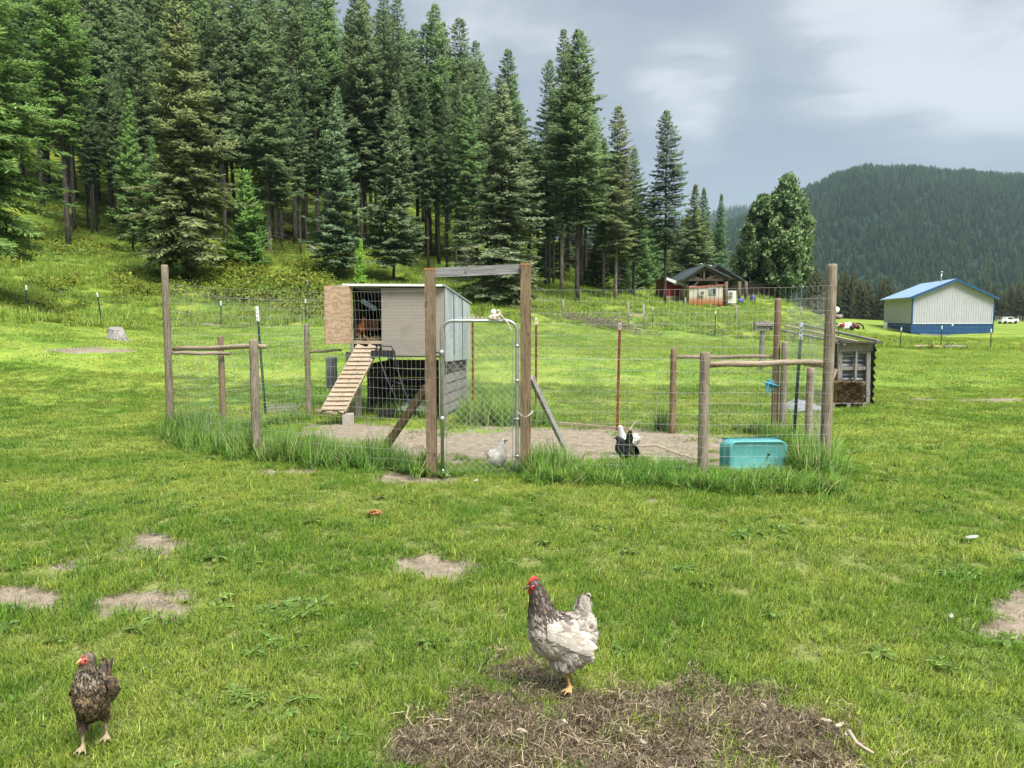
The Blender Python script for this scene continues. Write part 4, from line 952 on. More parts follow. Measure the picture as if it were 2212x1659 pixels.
    bl=MB(); c=P(752,894,11.35); bl.box((c.x,c.y,.075),(.17,.16,.17),Euler((0,0,.2)).to_matrix()); tag(obj('concrete_block',bl.mesh('concrete_block',simple('block_grey',(.36,.33,.28),.9,.1))),'small tan concrete block propping the lower end of the coop ramp','block')
    # folded steel chair/stand leaning below the hatch
    fr_=thing('folding_frame','black tubular folding frame leaning against the coop under the hatch','frame',(P(835,860,11.6).x,11.6,0))
    def T(pp,r=.011,nm='tube',mat=BLACK):
        m=MB(); m.tube(pp,r,6); part(nm,m,mat,fr_,True)
    T([P(812,752,11.85),P(816,747,11.85),P(845,748,11.83),P(852,760,11.82),P(856,790,11.8),P(868,830,11.7),P(893,893,11.35)],.012,'frame_tube'); T([P(812,752,11.85),P(832,810,11.7),P(872,897,11.3)],.011,'frame_tube'); T([P(835,865,11.5),P(850,830,11.6),P(860,850,11.6)],.010,'strut'); T([P(843,822,11.6),P(874,832,11.55)],.008,'strut')
    m=MB(); m.box(P(826,764,11.8),(.34,.08,.10)); part('seat_pad',m,BLACK,fr_)
    # things stored below
    for i,(px,py,D_,w_,h_,mat,nm,lb) in enumerate(((905,882,12.3,.62,.05,simple('grey_slat',(.24,.25,.25),.7),'slab','grey slab lying flat in the shade under the coop'),(862,892,12.2,.66,.05,BLACK,'black_tray','black tray on the ground in the shade under the coop'),(905,870,12.6,.5,.05,simple('grey_blue',(.18,.21,.24),.7),'slab','blue-grey slab propped on the flat slab under the coop'))):
        c=P(px,py,D_); m=MB(); m.box((c.x,c.y,max(.03,c.z)),(w_,.4,h_),Euler((.1*i-.05,0,.1*i)).to_matrix()); m.box((c.x+.03,c.y-.16,max(.03,c.z)+.03),(w_*.8,.03,.05)); tag(obj(nm,m.mesh(nm,mat)),lb,'tray' if 'tray' in nm else 'slab')
    # grey feed barrel at the far corner
    c=P(716,800,12.5); bm=MB(); zb0=zt(716,838,12.5); zb1=zt(716,772,12.5); bm.tube([(c.x,c.y,zb0),(c.x,c.y,zb0+.02),(c.x,c.y,(zb0+zb1)/2-.02),(c.x,c.y,(zb0+zb1)/2),(c.x,c.y,(zb0+zb1)/2+.02),(c.x,c.y,zb1-.02),(c.x,c.y,zb1)],[.085,.09,.09,.096,.09,.09,.085],14); tag(obj('hanging_bucket',bm.mesh('hanging_bucket',simple('zinc_bucket',(.20,.21,.22),.6),True)),'grey ribbed bucket hanging beside the coop behind its open door','bucket')
    # slatted shelf lying in the grass by the green steel post
    pl_=MB(); tt=thing('wire_rack','flat pale slatted rack lying in the grass near the green steel post','rack',(G(612,888).x,G(612,888).y,0))
    for k in range(5):
        m=MB(); m.beam(G(578,880+3.4*k)+Vector((0,0,.05)),G(648,882+3.2*k)+Vector((0,0,.05)),.026,.012); part('slat',m,W_GREY,tt)
coop()
# ------------------------------------------------------------------ teal tub
def tub():
    D=7.66; x0,x1=P(1572,990,D).x,P(1706,990,D).x; zz1=zt(1640,952,D); xc=(x0+x1)/2; W=x1-x0; t=thing('plastic_tub','teal plastic tub tipped on its side in the long grass by the corner post','tub',(xc,D,0),.06)
    def ring(w,h,y,r,z0):
        out=[]
        for cx,cz,a0 in ((w/2-r,h-r,0),(-w/2+r,h-r,90),(-w/2+r,r,180),(w/2-r,r,270)):
            for k in range(6):
                a=R_(a0+18*k); out.append(Vector((cx+r*math.cos(a),y,z0+cz+r*math.sin(a))))
        return out
    H=zz1; m=MB(); R=[ring(W*.86,H*.88,.012,.05,.02),ring(W*.93,H*.94,0,.06,.01),ring(W*.965,H*.965,.02,.07,.005),ring(W,H,.20,.075,-.01),ring(W*1.05,H*1.04,.205,.08,-.03),ring(W*1.05,H*1.04,.225,.08,-.03),ring(W*.97,H*.97,.22,.07,0),ring(W*.93,H*.93,.05,.06,.012)]
    n=24; vs=[v for r in R for v in r]; fs=[]
    for i in range(len(R)-1):
        for k in range(n): fs.append((i*n+k,i*n+(k+1)%n,(i+1)*n+(k+1)%n,(i+1)*n+k))
    fs.append(tuple(range(n))[::-1]); fs.append(tuple((len(R)-1)*n+k for k in range(n))); m.add(vs,fs)
    mt,nn=newmat('teal_plastic'); tc=nn.n('ShaderNodeTexCoord').outputs['Object']; nz=nn.noise(tc,7,5,.65); sp=nn.n('ShaderNodeTexVoronoi',{'Vector':tc,'Scale':26.0}).outputs['Distance']
    col=nn.mix(nn.ramp(nz,.3,.7),(.085,.33,.32,1),(.145,.43,.41,1)); col=nn.mix(nn.math('MULTIPLY',nn.ramp(sp,.10,.05),.8),col,(.5,.62,.58,1)); finish(nn,pbr(nn,col,.5,.35,nz,.1,.005))
    b=obj('body',m.mesh('tub_body',mt,True),t)
    p=MB(); p.tube([(.10,-.012,H*.60),(.10,.02,H*.60)],.012,10); obj('drain_plug',p.mesh('drain_plug',BLACK,True),t)
    p=MB(); p.tube([(.11,-.012,H*.27),(.11,.02,H*.27)],.014,10); obj('drain_plug',p.mesh('drain_plug',simple('plug_brown',(.10,.08,.05),.7),True),t)
    p=MB(); p.box((0,.225,H*1.04-.026),(W*.96,.03,.014)); obj('rim',p.mesh('rim',simple('dark_teal',(.025,.14,.15),.5)),t)
tub()
# ------------------------------------------------------------------ hay shelter and bits beside it
def shelter():
    D=13.9; x0=P(1812,800,D).x; x1=P(1880,800,D).x; z1=zt(1850,742,D); zb=0.0
    t=thing('hay_shelter','low weathered lean-to of boards and corrugated iron on the mown field','shelter',((x0+x1)/2,D,0))
    for x,nm in ((x0,'corner_post'),(x1-.06,'corner_post')):
        m=MB(); m.beam((x+.03,D,-.1),(x+.0,D,z1+(.0 if x==x0 else .03)),.07,.07,(0,1,0)); part(nm,m,W_GREY,t)
    m=MB(); m.beam((x0-.02,D-.045,z1-.07),(x1,D-.045,z1-.05),.03,.15); part('top_board',m,W_GREY,t)
    m=MB(); xm=P(1846,800,D).x; m.beam((xm,D-.03,.25),(xm,D-.03,z1-.12),.035,.06,(0,1,0)); part('batten',m,W_GREY,t)
    for zz in (.86,.60,.36,.14):
        m=MB(); m.beam((x0+.05,D-.01,zz*z1),(x1-.06,D-.01,zz*z1),.02,.06); part('cross_board',m,W_GREY,t)
    m=MB(); vs=[];fs=[]; n=64
    for k in range(n+1):
        z=.05+(z1-.1)*k/n; y=D+.05+.014*math.sin(k/n*12*2*math.pi); vs+=[(x0,y,z),(x1,y,z)]
    for k in range(n): fs.append((2*k,2*k+1,2*k+3,2*k+2))
    m.add(vs,fs); part('corrugated_sheet',m,ZINCD,t,True)
    m=MB(); vs=[];fs=[]
    Dr=20.0; xr=P(1655,780,Dr).x
    for k in range(41):
        z=.02+(z1)*k/40; vs+=[(x1+.04+.02*math.sin(k*1.3)+.02*random.random(),D-.06,z),(x1+.05+.02*math.sin(k*1.9),D+2.2,z)]
    for k in range(40): fs.append((2*k,2*k+1,2*k+3,2*k+2))
    m.add(vs,fs); part('side_sheet',m,simple('tar_black_sheet',(.05,.05,.055),.7),t)
    # long roof rails running back to the rear posts
    zr=zt(1680,697,Dr)
    for i,(xa,xb,dz) in enumerate(((x1+.05,xr+.75,.05),(x0+.25,xr+.45,.03),(x0+.02,xr+.1,-.0))):
        m=MB(); a=Vector((xa,D-.15,z1+dz)); b=Vector((xb,Dr,zr-.02-.06*i)); m.beam(a,b,.05,.045); part('roof_rail',m,[W_GREY,WHITEP,W_GREY][i] if i!=1 else W_TAN,t)
    m=MB(); m.beam((x0-.05,D-.1,z1+.035),(x1+.14,D-.1,z1+.02),.12,.03); part('roof_edge',m,W_DARK,t)
    gz=Z1(xr,Dr)
    for px in (1645,):
        x=P(px,780,Dr).x; m=post_mb(Vector((x,Dr,gz)),zt(px,712,Dr)-gz,.07); part('rear_post',m,W_GREY,t,True)
    c=P(1655,704,Dr); m=MB(); m.box((c.x,c.y,c.z),(.62,.2,.24)); m.box((c.x-.02,c.y-.12,c.z+.03),(.5,.05,.05)); part('header_block',m,W_GREY,t)
    m=MB(); m.beam(P(1793,830,13.7),P(1806,797,13.7),.05,.06,(0,1,0)); part('loose_board',m,W_TAN,t)
    # hay
    hx=P(1824,850,D-.35); w=.5
    h=MB(); h.box((hx.x+.02,D-.32,.27),(w,.42,.36))
    for k in range(700):
        p=Vector((hx.x+.02+random.uniform(-w/2,w/2),D-.32+random.choice([-.22,random.uniform(-.2,.2)]),.27+random.uniform(-.18,.2))); h.wire(p,p+Vector((random.gauss(0,.06),random.gauss(-.02,.02),random.gauss(0,.03))),.003)
    tag(obj('hay_bale',h.mesh('hay_bale',M_HAY)),'loose brown hay bale on a pallet against the weathered lean-to','hay bale')
    pt_=thing('pallet','low wooden pallet under the hay bale','pallet',(hx.x,D-.32,0))
    for i in range(4):
        m=MB(); m.box((hx.x,D-.5+.12*i,.085),(.62,.09,.02)); part('plank',m,W_GREY,pt_)
    for i in range(3):
        m=MB(); m.box((hx.x-.27+.27*i,D-.32,.04),(.06,.46,.07)); part('bearer',m,W_GREY,pt_)
    # crumpled tarp
    c=P(1728,850,13.2); r=np.random.default_rng(4); n=24; V=[];Fq=[]
    for j in range(n):
        for i in range(n):
            u,v=i/(n-1)-.5,j/(n-1)-.5; z=.30*math.exp(-(u*u*7+v*v*6))*(.6+.8*float(fbm(u*7+3,v*7,5)))+.10*float(fbm(u*16,v*16,8)); V.append((u*.85,v*.9,z*.6-.04))
    for j in range(n-1):
        for i in range(n-1): Fq.append((j*n+i,j*n+i+1,(j+1)*n+i+1,(j+1)*n+i))
    o=obj('tarpaulin',npmesh('tarpaulin',np.array(V),np.array(Fq),simple('grey_white_tarp',(.20,.20,.215),.6,.3,.35,9)),loc=(c.x,13.2,0)); tag(o,'crumpled pale tarpaulin heaped between the pen corner and the lean-to','tarpaulin')
    # blue twine on the back corner post
    m=MB(); n=30
    pts=[P(1668+14*math.sin(k*1.9)*(.4+.6*random.random())-4,832+18*math.cos(k*1.3)*random.random(),10.02) for k in range(n)]
    m.tube(pts,.008,4); m.tube([P(1650,826,10.02),P(1664,829,10.0),P(1690,836,10.0)],.009,5); m.tube([P(1660,830,10),P(1655,846,10),P(1662,852,10)],.009,5)
    tag(obj('twine',m.mesh('twine',simple('blue_twine',(.07,.33,.46),.7))),'tangle of blue twine tied round the back corner post of the pen','twine')
M_HAY=leaf_mat('hay',(.16,.105,.05),(.36,.26,.13),.1,8)
shelter()
# ------------------------------------------------------------------ perimeter fence round the lawn
def perimeter():
    src={}
    lab={}
    posts=[(61,616,27.5,0,'steel post under the boughs of the bright green spruce'),(222,632,30.5,-.10,'leaning steel post just behind the tree stump'),(477,657,31,0.02,'steel post seen through netting by the tall pen corner post'),(661,668,33,.0,'steel post just clear of the hatch door of the coop'),
     (1410,664,46,0,'steel post in front of the rusty trailer on the grassy bank'),(1545,672,44,0,'steel post seen between the pen posts below the trailer'),(1812,700,43,0,'steel post near the roof rails of the lean-to'),(1946,708,40.5,.03,'steel post in front of the shaded end of the barn'),(2034,704,39.5,.02,'steel post in front of the middle of the barn gable'),(2143,712,39,-.02,'steel post at the outer corner of the barn')]
    W=[]
    for i,(px,top,D,ln,lb) in enumerate(posts):
        x=P(px,700,D).x; z=Z1(x,D); h=max(1.05,zt(px,top,D)-z); 
        t=thing('steel_post',lb.replace('steel post','white-tipped steel fence post'),'fence post',(x,D,z),0,'steel posts of the perimeter fence')
        m,c=tpost_mb(Vector((0,0,0)),h,(ln*h*1.0,0),.17); a=obj('shaft',m.mesh('shaft',GRNST),t); b=obj('painted_tip',c.mesh('painted_tip',WTIP),t); a.scale=b.scale=(1.35,1.35,1)
        W.append(Vector((x+ln*h*.5,D,z)))
    m=MB()
    for seg in ((0,4),(4,10)):
        for i in range(seg[0],seg[1]-1):
            for hz in (.35,.65,.95,1.15): 
                n=6; m.tube([W[i].lerp(W[i+1],k/n)+Vector((0,0,hz)) if k in (0,n) else Vector(((W[i].lerp(W[i+1],k/n)).x,(W[i].lerp(W[i+1],k/n)).y,W[i].z*(1-k/n)+W[i+1].z*k/n+hz-.02)) for k in range(n+1)],.002,3,cap=False)
    a=W[0]; 
    for hz in (.35,.65,.95): m.tube([a+Vector((-6,-.5,hz+.2)),a+Vector((0,0,hz))],.002,3,cap=False)
    tag(obj('perimeter_wire',m.mesh('perimeter_wire',WIREM)),'thin smooth wires of the perimeter fence strung between the white-tipped steel posts','wire')
    # whitish wooden stakes on the bank
    for px,top,D,h,lb in ((1216,650,44,1.2,'pale wooden stake on the bank, the one below the tall bare-trunked fir'),(1357,652,45,1.25,'weathered wooden stake with a rail to its shorter neighbour'),(1390,657,45.5,1.1,'short pale stake holding the end of the low white rail'),(1590,660,50,1.2,'stout wooden post beside the sandy patch below the pavilion'),(1730,662,60,1.3,'pale stake on the mown bank below the cottonwood'),(665,605,40,1.3,'thin pale stake among the yellow bushes on the slope'),(1480,655,56,1.2,'grey post in front of the rusty trailer skirt')):
        x=P(px,680,D).x; z=Z1(x,D); ztop=zt(px,top,D); m=MB(); m.tube([(0,0,-.2),(0,0,max(.8,min(1.6,ztop-z)))],[.06,.055],7); o=obj('stake',m.mesh('stake',W_GREY,True),loc=(x,D,z)); tag(o,lb,'stake','wooden stakes on the bank')
    m=MB(); a=P(1358,680,44.9); b=P(1391,681,45.3); m.beam(a,b,.05,.12); tag(obj('low_rail',m.mesh('low_rail',W_TAN)),'low white rail joining two stakes on the bank','rail')
    # logs and boards at the lawn edge
    for i,(pa,pb,D,mat,lb,r) in enumerate((((-20,694),(42,694),27,W_TAN,'long pale plank lying in the grass at the photo edge',.05),((1975,752),(2035,755),39.5,W_TAN,'pale log lying at the edge of the mown field before the barn',.09),((2040,756),(2085,757),39.3,W_GREY,'grey log in line with the pale log at the edge of the field',.09))):
        a=P(pa[0],pa[1],D);b=P(pb[0],pb[1],D); a.z=Z1(a.x,D)+r*1.3; b.z=Z1(b.x,D)+r*1.3; m=MB(); m.tube([a,a.lerp(b,.5)+Vector((0,0,.02)),b],[r,r*.95,r*.9],8,True,.08); o=obj('plank' if i==0 else 'log',m.mesh('log',mat,True)); tag(o,lb,'plank' if i==0 else 'log')
    # brush heap
    r=np.random.default_rng(9); m=MB(); c=P(1300,690,41)
    for k in range(160):
        a=Vector((c.x+r.normal(0,1.5),41+r.normal(0,.6),0)); a.z=Z1(a.x,a.y)+.1+.35*r.random(); m.wire(a,a+Vector((r.normal(0,.8),r.normal(0,.4),r.normal(.05,.22))),.018)
    tag(obj('brush_heap',m.mesh('brush_heap',simple('dead_brush',(.17,.14,.11),.9,.1,.4,3))),'heap of grey dead branches at the foot of the grassy bank','brush heap')
    # fallen trunk in the forest
    m=MB(); a=P(668,542,56); b=P(705,562,53); a.z=Z1(a.x,56)+.5; b.z=Z1(b.x,53)+.3; m.tube([a,b],[.14,.10],7); tag(obj('fallen_trunk',m.mesh('fallen_trunk',M_BARKL,True)),'pale fallen trunk leaning between the trees under the forest edge','fallen trunk')
    # stump
    D=23.5; x=P(253,733,D).x; z=Z1(x,D); m=MB(); n=14; vs=[];fs=[]
    lv=[(-.1,.36,0),(.06,.30,0),(.18,.235,.0),(.30,.215,.01),(.36,.205,.02)]
    for h,rr,q in lv:
        for k in range(n):
            a=2*math.pi*k/n; w=1+.16*math.sin(a*5+1)+.08*math.sin(a*9); vs.append((math.cos(a)*rr*w-q,math.sin(a)*rr*w,h+(.05*math.cos(a-2.2) if h>.25 else 0)))
    for i in range(len(lv)-1):
        for k in range(n): fs.append((i*n+k,i*n+(k+1)%n,(i+1)*n+(k+1)%n,(i+1)*n+k))
    m.add(vs,fs); t=thing('tree_stump','grey weathered tree stump with flared roots, sitting on the lawn by the slope','stump',(x,D,z))
    obj('bark',m.mesh('stump_bark',bark_mat('stump_bark',(.16,.14,.13),(.40,.37,.36))),t); m=MB(); m.add(vs[-n:],[tuple(range(n))]); obj('cut_face',m.mesh('cut_face',W_GREY),t)
perimeter()
# ------------------------------------------------------------------ barn
def barn():
    D0=75; a=P(1969,722,D0); b=P(2143,718,78); cL=P(1909,717,86)
    za=Z1(a.x,a.y); a.z=b.z=cL.z=za-.05
    dx=(b-a); dx.z=0; W=dx.length; dx.normalize(); dy=(cL-a); dy.z=0; Lb=dy.length; dy.normalize(); Lb=max(Lb,11.5)
    ev=zt(1969,640,D0)-a.z; rg=zt(2052,604,76.4)-a.z; bl=zt(1969,699,D0)-a.z
    t=thing('barn','pale metal barn with a blue roof and blue base band','barn',tuple(a))
    O=Vector((0,0,0)); pt=lambda u,v,z: dx*u+dy*v+Vector((0,0,z))
    CREAM=simple('cream_steel',(.43,.425,.455),.5,.35,.06,1.5); BLUE_=simple('blue_steel',(.020,.075,.19),.45,.4,.08,2); 
    mt,nn=newmat('blue_roof'); finish(nn,pbr(nn,(.23,.34,.46,1),.5,.4)); BROOF=mt
    def ribbed(p,q,zlo,zhi,step,inward,depth=.03):
        m=MB(); d=(q-p); L=d.length; d=d/L; vs=[];fs=[]; n=int(L/step); k=0
        for i in range(n):
            for f,o_ in ((0,0),(.70,0),(.76,depth),(.94,depth)):
                s=(i+f)*L/n; x=p+d*s+inward*-o_; vs+=[x+Vector((0,0,zlo(s))),x+Vector((0,0,zhi(s)))]; k+=1
        vs+=[q+Vector((0,0,zlo(L))),q+Vector((0,0,zhi(L)))]; k+=1
        for i in range(k-1): fs.append((2*i,2*i+2,2*i+3,2*i+1))
        m.add(vs,fs); return m
    roofz=lambda s: ev+(rg-ev)*(1-abs(s-W/2)/(W/2))
    m=ribbed(pt(0,0,0),pt(W,0,0),lambda s:bl,roofz,.30,dy); obj('gable_wall',m.mesh('gable_wall',CREAM),t)
    m=ribbed(pt(0,-.02,0),pt(W,-.02,0),lambda s:-.3,lambda s:bl,.30,dy); obj('base_band',m.mesh('base_band',BLUE_),t)
    m=ribbed(pt(0,Lb,0),pt(0,0,0),lambda s:bl,lambda s:ev,.30,dx); obj('side_wall',m.mesh('side_wall',CREAM),t)
    m=ribbed(pt(-.02,Lb,0),pt(-.02,0,0),lambda s:-.3,lambda s:bl,.30,dx); obj('base_band',m.mesh('base_band',BLUE_),t)
    m=ribbed(pt(W,0,0),pt(W,Lb,0),lambda s:-.3,lambda s:ev,.5,-dx); obj('side_wall',m.mesh('side_wall',CREAM),t)
    m=MB(); m.add([pt(W,Lb,-.3),pt(0,Lb,-.3),pt(0,Lb,ev),pt(W/2,Lb,rg),pt(W,Lb,ev)],[(0,1,2,3,4)]); obj('back_wall',m.mesh('back_wall',CREAM),t)
    for s in (-1,1):
        e=(W/2+.55)*s; ze=rg-(rg-ev)*(W/2+.55)/(W/2)
        m=MB(); q=[pt(W/2+e,-.45,ze),pt(W/2,-.45,rg),pt(W/2,Lb+.4,rg),pt(W/2+e,Lb+.4,ze)]; u=[x+Vector((0,0,.10)) for x in q]
        m.add(q+u,[(0,1,2,3),(7,6,5,4),(0,4,5,1),(2,6,7,3),(3,7,4,0)]); obj('roof_slope',m.mesh('roof_slope',BROOF),t)
        m=MB(); m.beam(pt(W/2+e,-.47,ze-.02),pt(W/2,-.47,rg-.02),.05,.22); obj('barge_board',m.mesh('barge_board',BLUE_),t)
    for u,v in ((-.03,-.03),(W+.03,-.03)):
        m=MB(); m.beam(pt(u,v,-.2),pt(u,v,ev),.13,.13,(0,1,0)); obj('corner_trim',m.mesh('corner_trim',BLUE_),t)
    m=MB(); m.beam(pt(.05,-.07,bl),pt(W-.05,-.07,bl),.03,.07); m.beam(pt(.09,-.06,bl),pt(.09,-.06,ev),.06,.03,(0,1,0)); m.beam(pt(W-.1,-.06,bl),pt(W-.1,-.06,ev),.06,.03,(0,1,0)); obj('white_trim',m.mesh('white_trim',simple('pale_trim',(.62,.66,.72),.5)),t)
    c=pt(W/2-.9,2.2,rg-.35); m=MB(); m.tube([c,c+Vector((0,0,1.15))],.075,8); m.tube([c+Vector((0,0,1.15)),c+Vector((0,0,1.27))],[.15,.16],8); m.tube([c,c+Vector((0,0,.2))],[.2,.1],8); obj('flue_pipe',m.mesh('flue_pipe',GALV,True),t)
    m=MB(); c=pt(W*.49,-.08,bl-.15); m.tube([c,c+dy*.12],.11,10); obj('wall_lamp',m.mesh('wall_lamp',WHITEP),t)
    p=P(1918,719,80); z=Z1(p.x,80); m=MB(); m.beam((0,0,-.1),(0,0,zt(1918,696,80)-z),.28,.28,(0,1,0)); o=obj('white_box_post',m.mesh('white_box_post',WHITEP),loc=(p.x-.3,80,z)); tag(o,'white boxed post standing before the shaded end wall of the barn','post')
    m=MB(); c=P(1985,722,73); m.beam((c.x,73,Z1(c.x,73)+.12),(c.x+3.0,73.5,Z1(c.x+3,73.5)+.12),.5,.12); tag(obj('timber_stack',m.mesh('timber_stack',W_GREY)),'low grey timber lying against the foot of the barn gable','timber')
barn()
# ------------------------------------------------------------------ trailer, pavilion, red shed
def homestead():
    D=61; TW=simple('white_siding',(.70,.66,.58),.6,.2,.05,1)
    a=P(1488,659,D); b=P(1561,658,D); z0=Z1((a.x+b.x)/2,D)-.2; zb=zt(1520,661,D); zt_=zt(1520,618,D)
    t=thing('trailer_house','cream trailer house streaked with rust, parked under the open pavilion','trailer',(a.x,D,0))
    mt,n=newmat('rusty_siding'); pos=n.n('ShaderNodeTexCoord').outputs['Object']; sp=n.n('ShaderNodeSeparateXYZ',{0:pos}); f=n.math('ADD',n.ramp(sp.outputs[2],zb+1.25,zb+.15),n.math('MULTIPLY',n.math('SUBTRACT',n.noise(n.scale(pos,(3,3,.5)),2,5,.6),.5),.7))
    col=n.mix(n.ramp(f,.25,1.0),(.60,.55,.46,1),(.42,.16,.055,1)); finish(n,pbr(n,col,.65,.2)); RUST=mt
    m=MB(); n_=8; w=(b.x-a.x)
    for k in range(n_):
        x=a.x+w*(k+.5)/n_; m.box((x,D+4,(zb+zt_)/2),(w/n_-.04,8,zt_-zb)); 
    m.box(((a.x+b.x)/2,D+4.02,(zb+zt_)/2),(w,7.9,zt_-zb-.02)); part('body',m,RUST,t)
    m=MB(); m.add([(a.x-.05,D-.08,zt_-.18),(b.x+.05,D-.08,zt_+.02),(b.x+.05,D+8.2,zt_+.02),(a.x-.05,D+8.2,zt_-.18),(a.x-.05,D-.08,zt_-.05),(b.x+.05,D-.08,zt_+.14),(b.x+.05,D+8.2,zt_+.14),(a.x-.05,D+8.2,zt_-.05)],[(0,1,5,4),(4,5,6,7),(1,2,6,5),(0,4,7,3)]); part('roof_edge',m,simple('faded_red_edge',(.36,.12,.09),.7),t)
    m=MB(); m.box(((a.x+b.x)/2,D-.03,zb+.1),(w+.04,.06,.14)); part('rust_band',m,simple('rust_band',(.22,.05,.03),.8),t)
    m=MB(); m.box(((a.x+b.x)/2,D+.1,(zb+z0)/2),(w-.1,.15,zb-z0)); part('skirting',m,simple('stained_skirt',(.42,.31,.21),.9,.1,.35,2),t)
    def win(px,py,w_,h_,mat,nm,d=D-.03):
        c=P(px,py,d); m=MB(); m.box((c.x,d,c.z),(w_,.06,h_)); o=part(nm,m,mat,t); return c
    GL_=simple('dark_glass',(.05,.055,.06),.15,.5)
    c=win(1539,629,.62,.55,simple('alloy',(.50,.50,.48),.5),'window'); 
    for k in (-1,1):
        m=MB(); m.box((c.x+k*.14,D-.07,c.z),(.24,.02,.46)); part('pane',m,simple('curtained_glass',(.22,.22,.24),.3) if k<0 else GL_,t)
    c=win(1516,632,.46,.46,simple('ac_box',(.55,.52,.42),.6),'air_conditioner',D-.12)
    m=MB(); m.box((c.x+.03,D-.16,c.z-.03),(.26,.03,.22)); part('grille',m,simple('ac_grille',(.13,.13,.12),.7),t)
    # white porch box with second unit
    a2=P(1572,656,D+1); b2=P(1590,656,D+1); z2=zt(1580,628,D+1); zl=zt(1580,655,D+1); k2=thing('porch_box','small white porch box with a window unit, beside the trailer under the pavilion','porch',(a2.x,D+1,0))
    m=MB(); m.box(((a2.x+b2.x)/2,D+2,(zl+z2)/2),(b2.x-a2.x,2,z2-zl)); part('body',m,TW,k2); c=P(1578,634,D+.9); m=MB(); m.box((c.x,D+.93,c.z),(.42,.2,.40)); part('air_conditioner',m,simple('ac_white',(.6,.6,.55),.6),k2); m=MB(); m.box((c.x,D+.81,c.z),(.28,.03,.2)); part('grille',m,simple('grille2',(.2,.2,.19),.7),k2)
    m=MB()
    for s in range(3): m.box(((a2.x+b2.x)/2,D+.6-.25*s,zl-.12-.2*s),(b2.x-a2.x,.28,.06))
    part('step',m,W_GREY,k2)
    # pavilion
    RF=simple('dark_metal_roof',(.045,.062,.070),.5,.5,.15,1); TIM=wood('dark_timber',(.045,.036,.028),(.10,.08,.06),'X',4,False); POST=wood('timber_post',(.085,.065,.05),(.16,.125,.09),'Z',4,False)
    g=thing('pavilion','open timber pavilion with two dark gabled metal roofs sheltering the trailer','pavilion',(P(1520,640,D).x,D,0))
    def gable(pxl,pxr,pxm,pyl,pyr,pym,d,dep,truss=True):
        l=P(pxl,pyl,d); r=P(pxr,pyr,d); mm=P(pxm,pym,d)
        for q in (l,r):
            m=MB(); A=Vector(q);B=Vector(mm); A2=A+Vector((0,dep,0)); B2=B+Vector((0,dep,0)); up=Vector((0,0,.14)); m.add([A,B,B2,A2,A+up,B+up,B2+up,A2+up],[(0,1,2,3),(7,6,5,4),(0,4,5,1),(2,6,7,3),(3,7,4,0),(1,5,6,2)]); part('roof_slope',m,RF,g)
            m=MB(); m.beam(A+Vector((0,.25,-.12)),B+Vector((0,.25,-.12)),.14,.2); part('rafter',m,TIM,g)
        if truss:
            zc=l.z*.5+r.z*.5-.0; la=Vector((l.x+.5,d+.25,zc)); ra=Vector((r.x-.5,d+.25,zc)); m=MB(); m.beam(la,ra,.16,.2); part('tie_beam',m,TIM,g)
            md=(la+ra)/2; md.x=mm.x; m=MB(); m.beam(md,Vector((mm.x,d+.25,mm.z-.2)),.12,.12); part('king_post',m,POST,g)
            for q in (l,r):
                m=MB(); m.beam(md,Vector(((q.x*.55+mm.x*.45),d+.25,q.z*.55+mm.z*.45-.15)),.1,.1); part('strut',m,POST,g)
    gable(1474,1578,1523,607,601,575,D+.5,9); gable(1530,1616,1552,588,613,573,D+6,9)
    for px,py,d,r in ((1483,618,D+1,.14),(1568,658,D+.7,.17),(1597,658,D+3,.15),(1611,660,D+6,.15),(1604,655,D+12,.15)):
        x=P(px,640,d).x; z=Z1(x,d); top=zt(px,608,d); m=MB(); m.tube([(x,d,z-.3),(x,d,top)],[r,r*.9],8); part('post',m,POST,g,True)
    for px,s in ((1483,1),(1568,-1)):
        x=P(px,640,D+.75).x; m=MB(); zt2=zt(px,606,D+.75); m.beam((x,D+.75,zt2-1.0),(x+s*.9,D+.75,zt2-.1),.14,.14); part('knee_brace',m,TIM,g)
    for px,py,dd,h in ((1535,576,D+3,.75),(1514,572,D+4,.5)):
        c=P(px,py,dd); m=MB(); m.tube([c-Vector((0,0,1.2)),c],.07,6); m.tube([c,c+Vector((0,0,.1))],.13,6); part('flue_pipe',m,GALV,g,True)
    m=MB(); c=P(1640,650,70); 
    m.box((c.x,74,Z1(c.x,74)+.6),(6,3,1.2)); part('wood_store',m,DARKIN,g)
    # junk under the roof
    for px,D2,w_,h_,cl,lb in ((1600,D+2,.5,.5,(.05,.08,.22),'small blue barrel in the shade under the pavilion'),(1626,D+5,.5,.6,(.05,.07,.2),'blue drum further back under the pavilion eaves')):
        x=P(px,655,D2).x; z=Z1(x,D2); m=MB(); m.tube([(0,0,0),(0,0,h_*.5),(0,0,h_)],[w_*.45,w_*.5,w_*.45],10); o=obj('barrel',m.mesh('barrel',simple('drum_blue',cl,.5),True),loc=(x,D2,z)); tag(o,lb,'barrel')
    # red shed
    D3=64; a=P(1436,650,D3); b=P(1487,655,D3); zl=zt(1440,602,D3); zr=zt(1487,622,D3); zg=Z1(a.x,D3)-.5
    s=thing('red_shed','small dark red shed with a sloping white-edged roof, uphill of the trailer','shed',(a.x,D3,0)); RED=simple('barn_red',(.27,.032,.025),.75,.2,.2,1.5)
    m=MB(); n_=12; vs=[];
